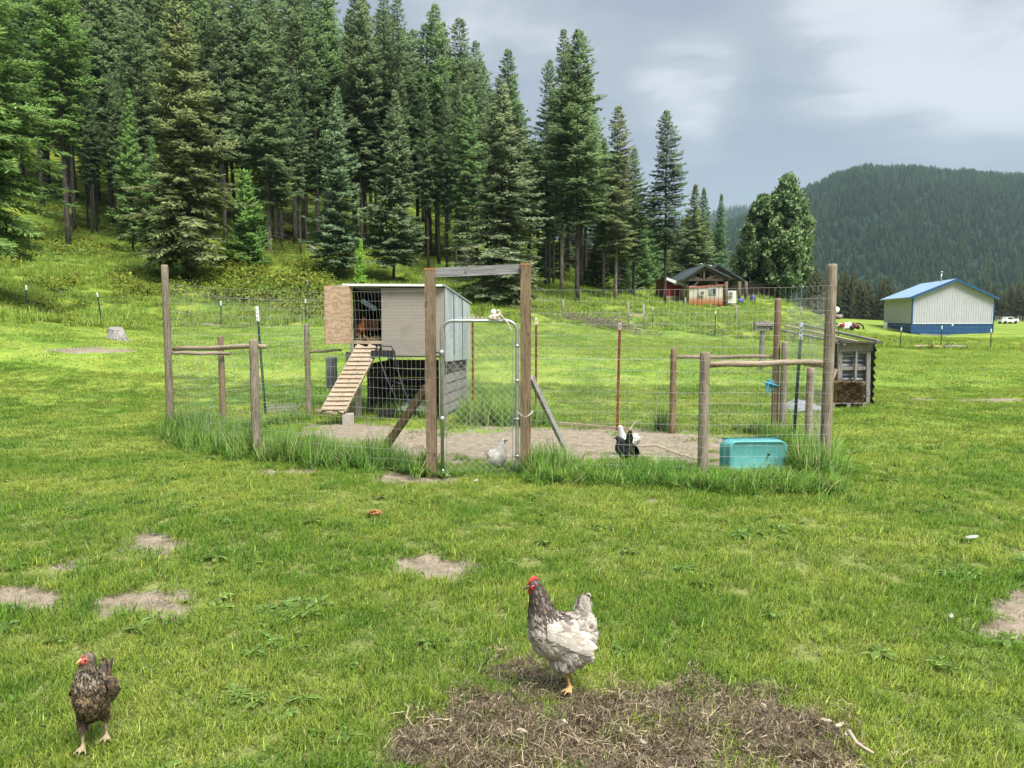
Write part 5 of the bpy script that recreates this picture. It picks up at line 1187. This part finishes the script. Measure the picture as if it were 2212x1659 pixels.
    for k in range(n_):
        u0=k/n_;u1=(k+.93)/n_; x0=a.x+(b.x-a.x)*u0; x1=a.x+(b.x-a.x)*u1; h0=zl+(zr-zl)*u0; h1=zl+(zr-zl)*u1
        m2=MB(); m2.add([(x0,D3,zg-.6),(x1,D3,zg-.6),(x1,D3,h1),(x0,D3,h0),(x0,D3+.06,zg-.6),(x1,D3+.06,zg-.6),(x1,D3+.06,h1),(x0,D3+.06,h0)],[(0,1,2,3),(0,4,5,1),(1,5,6,2),(3,7,4,0)]); part('board',m2,RED,s)
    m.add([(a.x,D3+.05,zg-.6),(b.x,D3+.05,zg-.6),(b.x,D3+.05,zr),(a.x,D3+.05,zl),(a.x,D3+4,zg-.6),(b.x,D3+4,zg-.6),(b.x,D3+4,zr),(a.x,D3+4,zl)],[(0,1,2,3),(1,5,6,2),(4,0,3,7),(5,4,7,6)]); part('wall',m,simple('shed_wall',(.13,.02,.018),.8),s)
    m=MB(); m.add([(a.x-.1,D3-.3,zl+.03),(b.x+.12,D3-.3,zr-.02),(b.x+.12,D3+4.2,zr-.02),(a.x-.1,D3+4.2,zl+.03),(a.x-.1,D3-.3,zl+.1),(b.x+.12,D3-.3,zr+.06),(b.x+.12,D3+4.2,zr+.06),(a.x-.1,D3+4.2,zl+.1)],[(3,2,1,0),(4,5,6,7),(2,3,7,6)]); part('roof',m,RF,s)
    m=MB(); m.beam((a.x-.1,D3-.32,zl+.04),(b.x+.12,D3-.32,zr+.0),.04,.24); part('white_fascia',m,WHITEP,s)
    c=P(1460,614,D3-.05); m=MB(); m.box((c.x,D3-.03,c.z),(.34,.03,.14)); part('name_plate',m,WHITEP,s)
    m=MB(); c=P(1452,650,D3-.4); m.box((c.x,D3-.3,Z1(c.x,D3)+.2),(1.1,.05,.45)); part('foundation_board',m,W_TAN,s)
homestead()
# ------------------------------------------------------------------ distant bits right of the bank
def distant():
    # covered heap beside the barn track
    D=58; c=P(1830,711,D); z=Z1(c.x,D); t=thing('scrap_heap','low heap of scrap with a dark hoop, red and white pieces, out on the field','scrap heap',(c.x,D,z))
    r=np.random.default_rng(2)
    for nm,col,n,sx in (('white_scrap',(.75,.74,.72),7,.35),('red_scrap',(.40,.03,.03),4,.22),('black_scrap',(.03,.03,.035),6,.28)):
        m=MB()
        for k in range(n): m.ell((r.uniform(-.6,.8),r.uniform(-.3,.3),.18+.25*r.random()),(sx*r.uniform(.5,1.1),.25,.14+.12*r.random()),Euler((0,r.uniform(-.6,.6),0)).to_matrix(),8,5)
        obj(nm,m.mesh(nm,simple(nm,col,.6)),t)
    m=MB(); m.tube([(-.95+.5*math.cos(a),0,.25+.28*math.sin(a)) for a in np.linspace(0,math.pi,10)],.05,6); m.tube([(.75+.5*math.cos(a),0,.1+.45*math.sin(a)) for a in np.linspace(0,math.pi*.9,10)],.06,6); obj('hoop',m.mesh('hoop',BLACK,True),t)
    # satellite dish on a pile
    D=95; c=P(1806,684,D); z=Z1(c.x,D); t=thing('satellite_dish','tiny white dish on a short pole above a grey pile, before the distant tree line','dish',(c.x,D,z)); m=MB(); m.tube([(0,0,-.2),(0,0,1.1)],.05,6); obj('pole',m.mesh('pole',GALV),t); m=MB(); m.ell((0,-.1,1.2),(.38,.10,.38),None,12,8); obj('dish',m.mesh('dish',WHITEP,True),t)
    m=MB(); 
    for k in range(30): m.ell((r.normal(-.3,.7),r.normal(.6,.3),.25+.2*r.random()),(.4,.4,.25),None,6,4)
    tag(obj('earth_pile',m.mesh('earth_pile',simple('pile_grey',(.22,.20,.17),.9)),loc=(c.x,D,z)),'grey brush pile below the tiny white dish','pile')
    # white pickup far off
    D=190; c=P(2176,708,D); z=Z1(c.x,D); t=thing('pickup_truck','tiny white truck parked far off beyond the barn','truck',(c.x,D,z),.15)
    W_=simple('truck_white',(.80,.80,.78),.35,.5)
    m=MB(); m.box((0,0,.75),(4.6,1.8,.55)); m.box((1.55,0,1.05),(1.4,1.7,.25)); obj('body',m.mesh('body',W_),t)
    m=MB(); m.add([(-.9,-.85,1.0),(1.0,-.85,1.0),(.65,-.75,1.65),(-.8,-.75,1.65),(-.9,.85,1.0),(1.0,.85,1.0),(.65,.75,1.65),(-.8,.75,1.65)],[(0,1,2,3),(4,7,6,5),(3,2,6,7),(1,5,6,2),(0,3,7,4)]); obj('cab',m.mesh('cab',W_),t)
    m=MB(); m.add([(-.7,-.87,1.08),(.78,-.87,1.08),(.55,-.79,1.55),(-.65,-.79,1.55)],[(0,1,2,3)]); obj('window',m.mesh('window',simple('cab_glass',(.03,.035,.04),.2)),t)
    for x in (-1.45,1.45):
        for y in (-.85,.85):
            m=MB(); m.tube([(x,y-.12,.38),(x,y+.12,.38)],.38,12); obj('wheel',m.mesh('wheel',BLACK),t)
    # far pasture fence posts by the truck
    pm=MB(); pm.tube([(0,0,-.2),(0,0,1.5)],.11,5); pme=pm.mesh('fence_post',simple('far_post',(.33,.30,.25),.9))
    for i in range(26):
        px=2146+i*5+rng.uniform(-1,1); D=200+rng.uniform(-3,3); x=P(px,700,D).x; o=obj('pasture_post',pme,loc=(x,D,Z1(x,D))); tag(o,'small post in the pasture fence beyond the barn, near the white truck','fence post','posts of the far pasture fence')
distant()
# ------------------------------------------------------------------ small litter on the lawn
def litter():
    r=np.random.default_rng(12)
    m=MB(); c=G(810,1116)
    for k in range(260):
        d=Vector((r.normal(0,1),r.normal(0,1),abs(r.normal(0,.7)))).normalized(); p=c+Vector((d.x*.045,d.y*.04,.018+d.z*.028)); e=p+Vector((d.x,d.y,d.z*.5+.2))*.022; s=Vector((-d.y,d.x,.2)).normalized()*.006; m.add([p-s,p+s,e],[(0,1,2)])
    m.ell(c+Vector((0,0,.018)),(.05,.045,.028)); tag(obj('feather_tuft',m.mesh('feather_tuft',simple('rust_orange',(.36,.19,.085),.9,.1,.3,40))),'fluffy rust-orange clump of feathers lying on the lawn','feathers')
    FE=simple('white_feather',(.33,.325,.30),.8)
    def feather(px,py,L,a,lb,mat=FE):
        c=G(px,py); c.z=.05; m=MB(); d=Vector((math.cos(a),math.sin(a),.1)); s=Vector((-math.sin(a),math.cos(a),.25)); ts=[0,.2,.5,.8,1]; ws=[.05,.16,.2,.14,.01]; vs=[]
        for t,w in zip(ts,ws): vs+=[c+d*L*t-s*w*L,c+d*L*t+Vector((0,0,.012*math.sin(t*3))),c+d*L*t+s*w*L]
        fs=[]
        for k in range(4): fs+=[(3*k,3*k+1,3*k+4,3*k+3),(3*k+1,3*k+2,3*k+5,3*k+4)]
        m.add(vs,fs); tag(obj('feather',m.mesh('feather',mat)),lb,'feather')
    feather(2085,1176,.10,.1,'long white feather lying in the grass near the bare patch at the photo edge'); feather(2052,1354,.05,.9,'small white feather in the grass before the bare patch at the photo edge'); feather(1023,1050,.05,.4,'small pale feather on the lawn in front of the gate'); feather(735,1004,.05,.4,'pale scrap of feather at the edge of the long pen grass',simple('tan_feather',(.5,.45,.35),.8))
    CH=simple('pale_chip',(.40,.33,.24),.85,.2,.2,30)
    for px,py,L,w,lb in ((1220,1592,.035,.024,'square pale wood chip near the middle of the clippings'),(1650,1556,.03,.02,'small rounded pale wood chip on the far edge of the clippings'),(1785,1590,.05,.02,'pale bark sliver on the outer edge of the clippings'),(1812,1600,.06,.022,'long pale sliver beside the bark sliver in the clippings'),(1830,1618,.05,.03,'chunky pale wood chip near the corner of the clippings'),(1340,1612,.045,.014,'thin curled pale chip low in the clippings'),(1390,1640,.05,.02,'pale chip at the near edge of the clippings'),(1130,1612,.05,.016,'narrow pale chip on the side of the clippings toward the speckled hen')):
        c=G(px,py); a=r.uniform(0,3); m=MB(); m.ell((c.x,c.y,.062),(L*.42,w*.42,.006),Euler((r.normal(0,.35),r.normal(0,.35),a)).to_matrix(),6,3); m.ell((c.x+.3*L*math.cos(a),c.y+.3*L*math.sin(a),.064),(L*.25,w*.3,.005),Euler((.4,.2,a+.5)).to_matrix(),5,3); tag(obj('wood_chip',m.mesh('wood_chip',CH)),lb,'wood chip','wood chips in the clippings')
    m=MB(); m.tube([G(1832,1618)+Vector((0,0,.07)),G(1850,1640)+Vector((0,0,.06)),G(1885,1662)+Vector((0,0,.06))],[.009,.007,.005],6); tag(obj('dry_stem',m.mesh('dry_stem',CH,True)),'thick dry stem running off the corner of the clippings','stem')
    # pale hose in the pen
    m=MB(); m.tube([G(1374,917)+Vector((0,0,.05)),G(1362,930)+Vector((0,0,.03)),G(1360,944)+Vector((0,0,.03)),G(1382,955)+Vector((0,0,.02)),G(1366,968)+Vector((0,0,.02)),G(1420,965)+Vector((0,0,.02)),G(1470,985)+Vector((0,0,.02)),G(1530,1000)+Vector((0,0,.02))],.008,5); tag(obj('rope',m.mesh('rope',simple('pale_rope',(.50,.42,.28),.9),True)),'pale rope snaking across the bare earth of the pen','rope')
litter()
# ------------------------------------------------------------------ hens
def hen_mat(name):
    m,n=newmat(name); c=n.n('ShaderNodeAttribute',attribute_name='col').outputs['Color']; tc=n.n('ShaderNodeTexCoord').outputs['Object']
    nz=n.noise(tc,140,3,.6); hs=n.n('ShaderNodeHueSaturation',{'Hue':.5,'Saturation':1.0,'Fac':1.0,'Color':c}); n.nt.links.new(n.math('ADD',.75,n.math('MULTIPLY',nz,.5)),hs.inputs['Value'])
    finish(n,pbr(n,hs.outputs[0],.75,.2,nz,.3,.002)); return m
M_FEATH=hen_mat('feather_colour'); M_COMB=simple('red_comb',(.50,.025,.025),.5,.4,.25,90); M_BEAK=simple('beak_horn',(.20,.13,.07),.4,.4); M_EYE=simple('eye_dark',(.02,.012,.008),.1,.6); M_SHANK=simple('yellow_shank',(.50,.30,.13),.55,.3,.2,60)
def remesh(parts_mb,voxel,smooth=6):
    me=parts_mb.mesh('hen_raw',[M_FEATH]); o=bpy.data.objects.new('hen_raw',me); COL.objects.link(o)
    md=o.modifiers.new('r','REMESH'); md.mode='VOXEL'; md.voxel_size=voxel; s=o.modifiers.new('s','SMOOTH'); s.factor=.5; s.iterations=smooth
    dg=bpy.context.evaluated_depsgraph_get(); ev=o.evaluated_get(dg); out=bpy.data.meshes.new_from_object(ev,depsgraph=dg); bpy.data.objects.remove(o); return out
def capsule(mb,a,b,ra,rb,n=6,flat=1.0):
    a=Vector(a);b=Vector(b)
    for k in range(n+1):
        t=k/n; r=ra+(rb-ra)*t; mb.ell(a.lerp(b,t),(r,r*flat,r),None,12,8)
def hen(name,label,loc,rz,S,colf,spec,legs,group=None,nf=1500,fl=.03,voxel=.0055,head=True):
    """facing +X, feet at the origin. spec: ellipsoids and neck; colf(p,rnd)->colour"""
    r=np.random.default_rng(hash(label)%1000 if False else len(label)); t=thing(name,label,'hen',loc,rz,group); t.scale=(S,S*spec.get('ys',1),S)
    mb=MB()
    for c,rad,ry in spec['ell']: mb.ell(c,rad,Euler((0,ry,0)).to_matrix(),20,14)
    ch=spec['neck']
    for k in range(len(ch)-1): capsule(mb,ch[k][:3],ch[k+1][:3],ch[k][3],ch[k+1][3])
    tl=spec['tail']; capsule(mb,tl[0],tl[1],tl[2],tl[3],8,.6)
    for L in legs:     # thigh, shank, toes: all one skin with the body
        capsule(mb,L[0],L[1],L[5] if len(L)>5 else .030,.012,6); capsule(mb,L[1],L[2],.0085,.0075,10)
        f=Vector(L[2]); yaw=L[3]
        if L[4]:
            for a,l in ((0,.055),(.55,.046),(-.55,.046),(math.pi,.026)):
                e=f+Vector((math.cos(a+yaw)*l,math.sin(a+yaw)*l,-.004)); m_=f.lerp(e,.5)+Vector((0,0,.005)); capsule(mb,f,m_,.0078,.0066,3); capsule(mb,m_,e,.0066,.0042,4)
        else:
            for a,l in ((0,.04),(.5,.035),(-.5,.035)): capsule(mb,f,f+Vector((math.cos(a+yaw)*.01,math.sin(a)*.015,-l)),.0075,.004,4)
    me=remesh(mb,voxel); nv=len(me.vertices); co=np.empty(nv*3,np.float32); me.vertices.foreach_get('co',co); co=co.reshape(-1,3); no=np.empty(nv*3,np.float32); me.vertices.foreach_get('normal',no); no=no.reshape(-1,3)
    cols=np.array([colf(p,.5,n_) for p,n_ in zip(co,no)])
    leg=np.zeros(nv,bool)
    for L in legs:
        a,b=np.array(L[1]),np.array(L[2]); d=b-a; tt=np.clip(((co-a)@d)/(d@d),0,1); leg|=(np.linalg.norm(co-(a+tt[:,None]*d),axis=1)<.017)&(tt>.12); leg|=(np.linalg.norm(co-b,axis=1)<.075)&(co[:,2]<b[2]+.014)
    shc=np.array(spec.get('shank',(.52,.31,.13))); cols[leg]=shc*(.8+.3*np.random.default_rng(1).random((leg.sum(),1)))
    at=me.color_attributes.new('col','FLOAT_COLOR','POINT'); at.data.foreach_set('color',np.concatenate([cols,np.ones((nv,1))],1).astype(np.float32).ravel())
    me.materials.clear(); me.materials.append(M_FEATH); me.polygons.foreach_set('use_smooth',np.ones(len(me.polygons),bool)); body=obj('body',me,t)
    # feathers laid over the skin like shingles, pointing back and down
    V=[];Fq=[];C=[]
    ok=np.where(~leg&(co[:,2]>spec.get('zmin',.085)))[0]; idx=r.choice(ok,nf); HC=np.array(spec['neck'][-1][:3])
    nk=np.array(ch[0][:3]); nk2=np.array(ch[1][:3])
    order=idx
    lace=spec.get('lace',(.82,1.10))
    def fcard(p,n_,d,L,w,c,lift=.16,curl=.25):
        d=d-n_*d.dot(n_); 
        if d.length<1e-4: return
        d.normalize(); s=n_.cross(d).normalized(); b=len(V)
        for q,wq,hh in ((0,.55,.0),(.45,1,.10+lift*.35),(.8,.78,lift*.8),(1,.15,lift*(1-curl))):
            cc=p+d*L*q+n_*(L*hh*.55+.0015)
            V.extend([cc-s*w*wq,cc+n_*w*.22,cc+s*w*wq]); k=.86+.28*q; C.extend([tuple(min(1,x*k*e) for x in c) for e in (lace[1],lace[0],lace[1])])
        for k in range(3): Fq.extend([(b+3*k,b+3*k+1,b+3*k+4,b+3*k+3),(b+3*k+1,b+3*k+2,b+3*k+5,b+3*k+4)])
    for i in order:
        p=Vector(co[i]); n_=Vector(no[i]); rv=r.random(); dn=(p-Vector(HC)).length
        if dn<.030 and (p.x>HC[0] or n_.z<-.2): continue
        neck=p.z>nk[2]-.0 and dn<.17
        d=Vector((-1,0,-.45)) if not neck else Vector((-.25,0,-1))
        if p.x<spec['tail'][0][0]-.0 and p.z>spec['tail'][0][2]-.02: d=Vector((-.35,0,1))
        elif p.z<.2: d=Vector((-.6,0,-.7))
        d=d+Vector((r.normal(0,.18),r.normal(0,.18),r.normal(0,.18)))
        L=fl*(.7+.6*r.random())*(.75 if neck else 1.0)*(0.6+.4*min(1,dn/.1)); fcard(p,n_,d,L,L*(.20 if neck else .36),colf(np.array(p),rv,np.array(n_)),lift=.16+.12*r.random())
    # wing: coverts, then long flight feathers folded along the flank
    WV=len(V); 
    feo=npmesh('feathers',np.array(V),np.array(Fq),M_FEATH,{'col':np.array(C)}); obj('feathers',feo,t,kind='stuff'); wg=spec.get('wing')
    if wg:
        for sg in (-1,1):
            V.clear();Fq.clear();C.clear(); c0=Vector(wg[0]); c1=Vector(wg[1]); hw=wg[2]
            for row in range(7):
                for k in range(9):
                    u=row/6; v=k/8; base=c0.lerp(c1,u*.72)+Vector((0,0,hw*(1-2*v)*(1-.45*abs(u-.35)))); yy=(c0.y+.012*(1-abs(2*v-1)))*1.0; p=Vector((base.x,sg*(yy-.010*u),base.z)); L=(.038+.055*u)*spec.get('wl',1)*(.9+.25*r.random()); n_=Vector((0.05,sg,.18+.35*(1-2*v))).normalized()
                    fcard(p,n_,Vector((-1,0,-.30-.25*v+.1*r.normal())),L,L*(.30-.10*u),colf(np.array(p),r.random()*.8+.1,np.array(n_)),lift=.10,curl=.6)
            obj('wing',npmesh('wing',np.array(V),np.array(Fq),M_FEATH,{'col':np.array(C)}),t)
    V.clear();Fq.clear();C.clear()
    a=Vector(tl[0]); b=Vector(tl[1]); ax=(b-a)
    for k in range(spec.get('ntail',16)):
        u=r.random(); sd=r.uniform(-1,1); p=a.lerp(b,.15+.35*u)+Vector((0,sd*.028,0)); d=ax.normalized()+Vector((r.normal(-.05,.14),sd*.22,0)); L=ax.length*(.75+.3*r.random())
        fcard(p,Vector((-.2*r.normal(),(1 if sd>0 else -1),.15)).normalized(),d,L,.017,colf(np.array(p+Vector((0,0,.02))),r.random(),np.array((0,1.,0))),lift=.03)
    obj('tail_feathers',npmesh('tail',np.array(V),np.array(Fq),M_FEATH,{'col':np.array(C)}),t)
    if head:
        hd=Vector(HC); yw=spec.get('yaw',0); Rm=Matrix.Rotation(yw,3,'Z'); q=lambda x,y,z: hd+Rm@Vector((x,y,z)); hr=ch[-1][3]
        m=MB(); m.tube([q(hr*.75,0,.000),q(hr*1.25,0,-.003),q(hr*1.65,0,-.009),q(hr*1.85,0,-.016)],[.0085,.0065,.004,.001],7); obj('beak',m.mesh('beak',spec.get('beakm',M_BEAK),True),t)
        for sg in (-1,1):
            m=MB(); m.ell(q(hr*.42,sg*(hr*.70+.0055*spec.get('face',1)),.003),(.0040,.0026,.0040),Rm,8,6); obj('eye',m.mesh('eye',M_EYE,True),t)
            if spec.get('comb',1):
                m=MB(); fc=spec.get('face',1); m.ell(q(hr*.45,sg*hr*.70,-.001),(.0145*fc,.0050*fc,.0112*fc),Rm,10,6); obj('face_skin',m.mesh('face_skin',spec.get('redm',M_COMB),True),t)
        if spec.get('comb',1):
            cz=spec.get('combh',1.0); m=MB(); n=9; prof=[.35,.9,.6,1.1,.7,1.15,.7,.85,.3]; vs=[];fs=[]
            for k in range(n):
                x=hr*(.95-1.7*k/(n-1)); z0=hr*.55*math.sqrt(max(.05,1-(x/hr*.85)**2)); h=.022*prof[k]*cz
                vs+=[q(x,-.0045,z0),q(x,.0045,z0),q(x,.0025+.002*math.sin(k*2),z0+h),q(x,-.0025+.002*math.sin(k*2),z0+h)]
            for k in range(n-1):
                for j in range(4): fs.append((4*k+j,4*k+(j+1)%4,4*k+4+(j+1)%4,4*k+4+j))
            fs+=[(3,2,1,0),(4*n-4,4*n-3,4*n-2,4*n-1)]; m.add(vs,fs); obj('comb',m.mesh('comb',spec.get('redm',M_COMB),True),t)
            wl=spec.get('wattle',1.0)
            for sg in (-1,1):
                m=MB(); m.ell(q(hr*.70,sg*.006,-.022*wl-.004),(.0085,.0035,.016*wl),Rm,8,6); obj('wattle',m.mesh('wattle',spec.get('redm',M_COMB),True),t)
    return t
def mixc(a,b,t): return tuple(x*(1-t)+y*t for x,y in zip(a,b))
# grey-white hen
def col_grey(p,rv,n):
    x,y,z=p; base=mixc((.36,.315,.26),(.62,.555,.475),rv); nk=(.085,.066,.053) if rv<.6 else (.20,.165,.135)
    t=min(1,max(0,(z-.295-.05*(rv-.5)+(.3*max(0,-x+.06)))/.035))
    if x<0.02: t=0
    if z>.425: t=1
    c=mixc(base,nk,t)
    if t<.3 and rv>.93: c=(.22,.19,.16)
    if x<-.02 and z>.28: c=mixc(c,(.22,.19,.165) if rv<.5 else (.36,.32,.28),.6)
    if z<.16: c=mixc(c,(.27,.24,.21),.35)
    return c
spec_g=dict(ell=[((.112,0,.255),(.058,.060,.066),0),((.055,0,.232),(.105,.076,.090),.25),((.0,0,.185),(.088,.073,.088),.3),((.022,0,.135),(.062,.060,.050),.1),((-.052,0,.235),(.055,.050,.085),-.1)],
 neck=[(.112,0,.300,.060),(.122,0,.352,.046),(.134,0,.405,.033),(.146,0,.440,.026)],tail=((-.038,0,.270),(-.055,0,.362),.050,.020),wing=((.105,.066,.262),(-.035,.066,.205),.042),ntail=22,yaw=.25,combh=1.1,lace=(.72,1.12),beakm=simple('dark_beak',(.07,.055,.045),.4))
hl=G(1231,1503)
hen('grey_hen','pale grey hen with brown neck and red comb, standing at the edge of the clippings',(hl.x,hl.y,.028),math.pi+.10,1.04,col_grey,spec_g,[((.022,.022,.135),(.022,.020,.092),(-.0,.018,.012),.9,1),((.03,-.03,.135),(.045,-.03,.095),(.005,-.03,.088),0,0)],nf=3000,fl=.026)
# dark speckled hen
def col_dark(p,rv,n):
    x,y,z=p
    if abs(rv-.5)<1e-9: rv=(.5+.5*math.sin(x*911+y*703)*math.cos(z*820+x*300))%1.0
    c=(.050,.036,.026) if rv<.35 else ((.115,.080,.052) if rv<.72 else (.23,.155,.088))
    if z>.245: c=(.035,.030,.026) if rv<.45 else ((.33,.27,.195) if rv>.72 else (.16,.12,.082))
    if z>.325: c=mixc(c,(.13,.10,.072),.45)
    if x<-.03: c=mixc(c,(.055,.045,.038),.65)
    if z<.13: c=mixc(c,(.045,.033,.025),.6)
    return c
spec_d=dict(ys=.92,lace=(.5,1.6),ell=[((.055,0,.210),(.056,.054,.080),0),((.015,0,.185),(.085,.058,.080),.3),((-.05,0,.165),(.070,.050,.058),.2),((.02,0,.140),(.050,.046,.045),0)],
 neck=[(.062,0,.245,.052),(.070,.004,.290,.038),(.076,.010,.328,.028),(.082,.014,.352,.0235)],tail=((-.09,0,.18),(-.155,-.01,.22),.038,.014),wing=((.05,.057,.215),(-.06,.052,.165),.036),wl=.7,ntail=9,face=1.2,yaw=-1.25,combh=.35,wattle=.45,redm=simple('pink_red_face',(.55,.10,.07),.55,.3,.2,80),beakm=simple('pale_beak',(.55,.33,.18),.45),shank=(.34,.27,.17))
hl=G(176,1618)
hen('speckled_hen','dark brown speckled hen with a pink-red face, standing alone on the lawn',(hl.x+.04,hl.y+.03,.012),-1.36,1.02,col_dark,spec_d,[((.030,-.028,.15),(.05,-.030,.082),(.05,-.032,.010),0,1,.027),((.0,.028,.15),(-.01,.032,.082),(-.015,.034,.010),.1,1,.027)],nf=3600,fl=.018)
# silkie by the gate
spec_s=dict(ell=[((.03,0,.125),(.066,.070,.090),0),((-.005,0,.110),(.078,.074,.085),0),((-.05,0,.115),(.050,.060,.060),0)],neck=[(.035,0,.165,.060),(.045,0,.215,.044),(.058,0,.250,.030),(.066,0,.275,.026)],tail=((-.06,0,.13),(-.085,0,.15),.045,.03),ntail=6,yaw=0,comb=0,beakm=simple('slate_beak',(.05,.055,.07),.5),zmin=.03,shank=(.1,.1,.11))
def col_silk(p,rv,n):
    c=mixc((.66,.59,.49),(.86,.81,.72),rv)
    if p[2]>.245 and p[0]>.066: c=(.09,.09,.10) if p[2]<.282 else (.60,.54,.42)
    return c
hl=G(1074,1010)
hen('silkie_hen','fluffy cream hen with a slate-dark face, standing behind the chain link gate',(hl.x,hl.y,0),.25,1.05,col_silk,spec_s,[((.0,.03,.06),(.0,.03,.04),(.0,.03,.008),0,1),((.02,-.03,.06),(.02,-.03,.04),(.02,-.03,.008),0,1)],nf=1000,fl=.032,voxel=.006)
def col_black(p,rv,n): return mixc((.010,.010,.011),(.035,.033,.032),rv)
spec_b=dict(ell=[((.05,0,.13),(.06,.062,.07),0),((.0,0,.125),(.085,.070,.078),0),((-.04,0,.13),(.06,.06,.075),0)],neck=[(.055,0,.165,.045),(.07,.02,.19,.032),(.08,.03,.21,.024),(.085,.04,.215,.02)],tail=((-.05,0,.17),(-.075,-.01,.27),.042,.016),ntail=18,yaw=.6,comb=0,wing=((.05,.064,.15),(-.07,.06,.115),.035),zmin=.05,shank=(.05,.05,.05))
hl=G(1350,998)
hen('black_hen','black hen with upright tail seen from behind, standing in the pen',(hl.x,hl.y,0),math.pi/2+.35,1.18,col_black,spec_b,[((.0,.03,.08),(.0,.03,.05),(.0,.03,.008),0,1),((.02,-.03,.08),(.02,-.03,.05),(.02,-.03,.008),0,1)],nf=900,fl=.03,voxel=.006)
def col_white(p,rv,n): return mixc((.50,.485,.45),(.68,.67,.645),rv)
spec_w=dict(ell=[((.05,0,.17),(.058,.06,.07),0),((-.01,0,.165),(.09,.068,.075),.1),((-.075,0,.19),(.055,.055,.06),0)],neck=[(.065,0,.215,.05),(.078,0,.265,.035),(.085,0,.300,.030),(.09,0,.325,.028)],tail=((-.08,0,.18),(-.105,0,.19),.05,.042),ntail=3,yaw=.1,comb=0,zmin=.06,shank=(.2,.2,.2))
hl=G(1356,984)
hen('white_hen','white fluffy-headed hen standing just behind the black hen in the pen',(hl.x,hl.y,0),math.pi-.1,1.0,col_white,spec_w,[((.0,.03,.10),(.0,.03,.06),(.0,.03,.008),0,1),((.02,-.03,.10),(.02,-.03,.06),(.02,-.03,.008),0,1)],nf=1000,fl=.03,voxel=.006)
def col_rust(p,rv,n): return mixc((.16,.045,.015),(.34,.12,.04),rv)
hp=P(777,718,12.35)
hen('rust_hen','rust-brown hen roosting inside the coop, dim behind the open hatch',(hp.x,12.35,P(777,735,12.35).z+.02),-.6,1.0,col_rust,{**spec_w,'comb':1},[((.0,.03,.10),(.0,.03,.06),(.0,.03,.008),0,1),((.02,-.03,.10),(.02,-.03,.06),(.02,-.03,.008),0,1)],nf=700,fl=.03,voxel=.007)
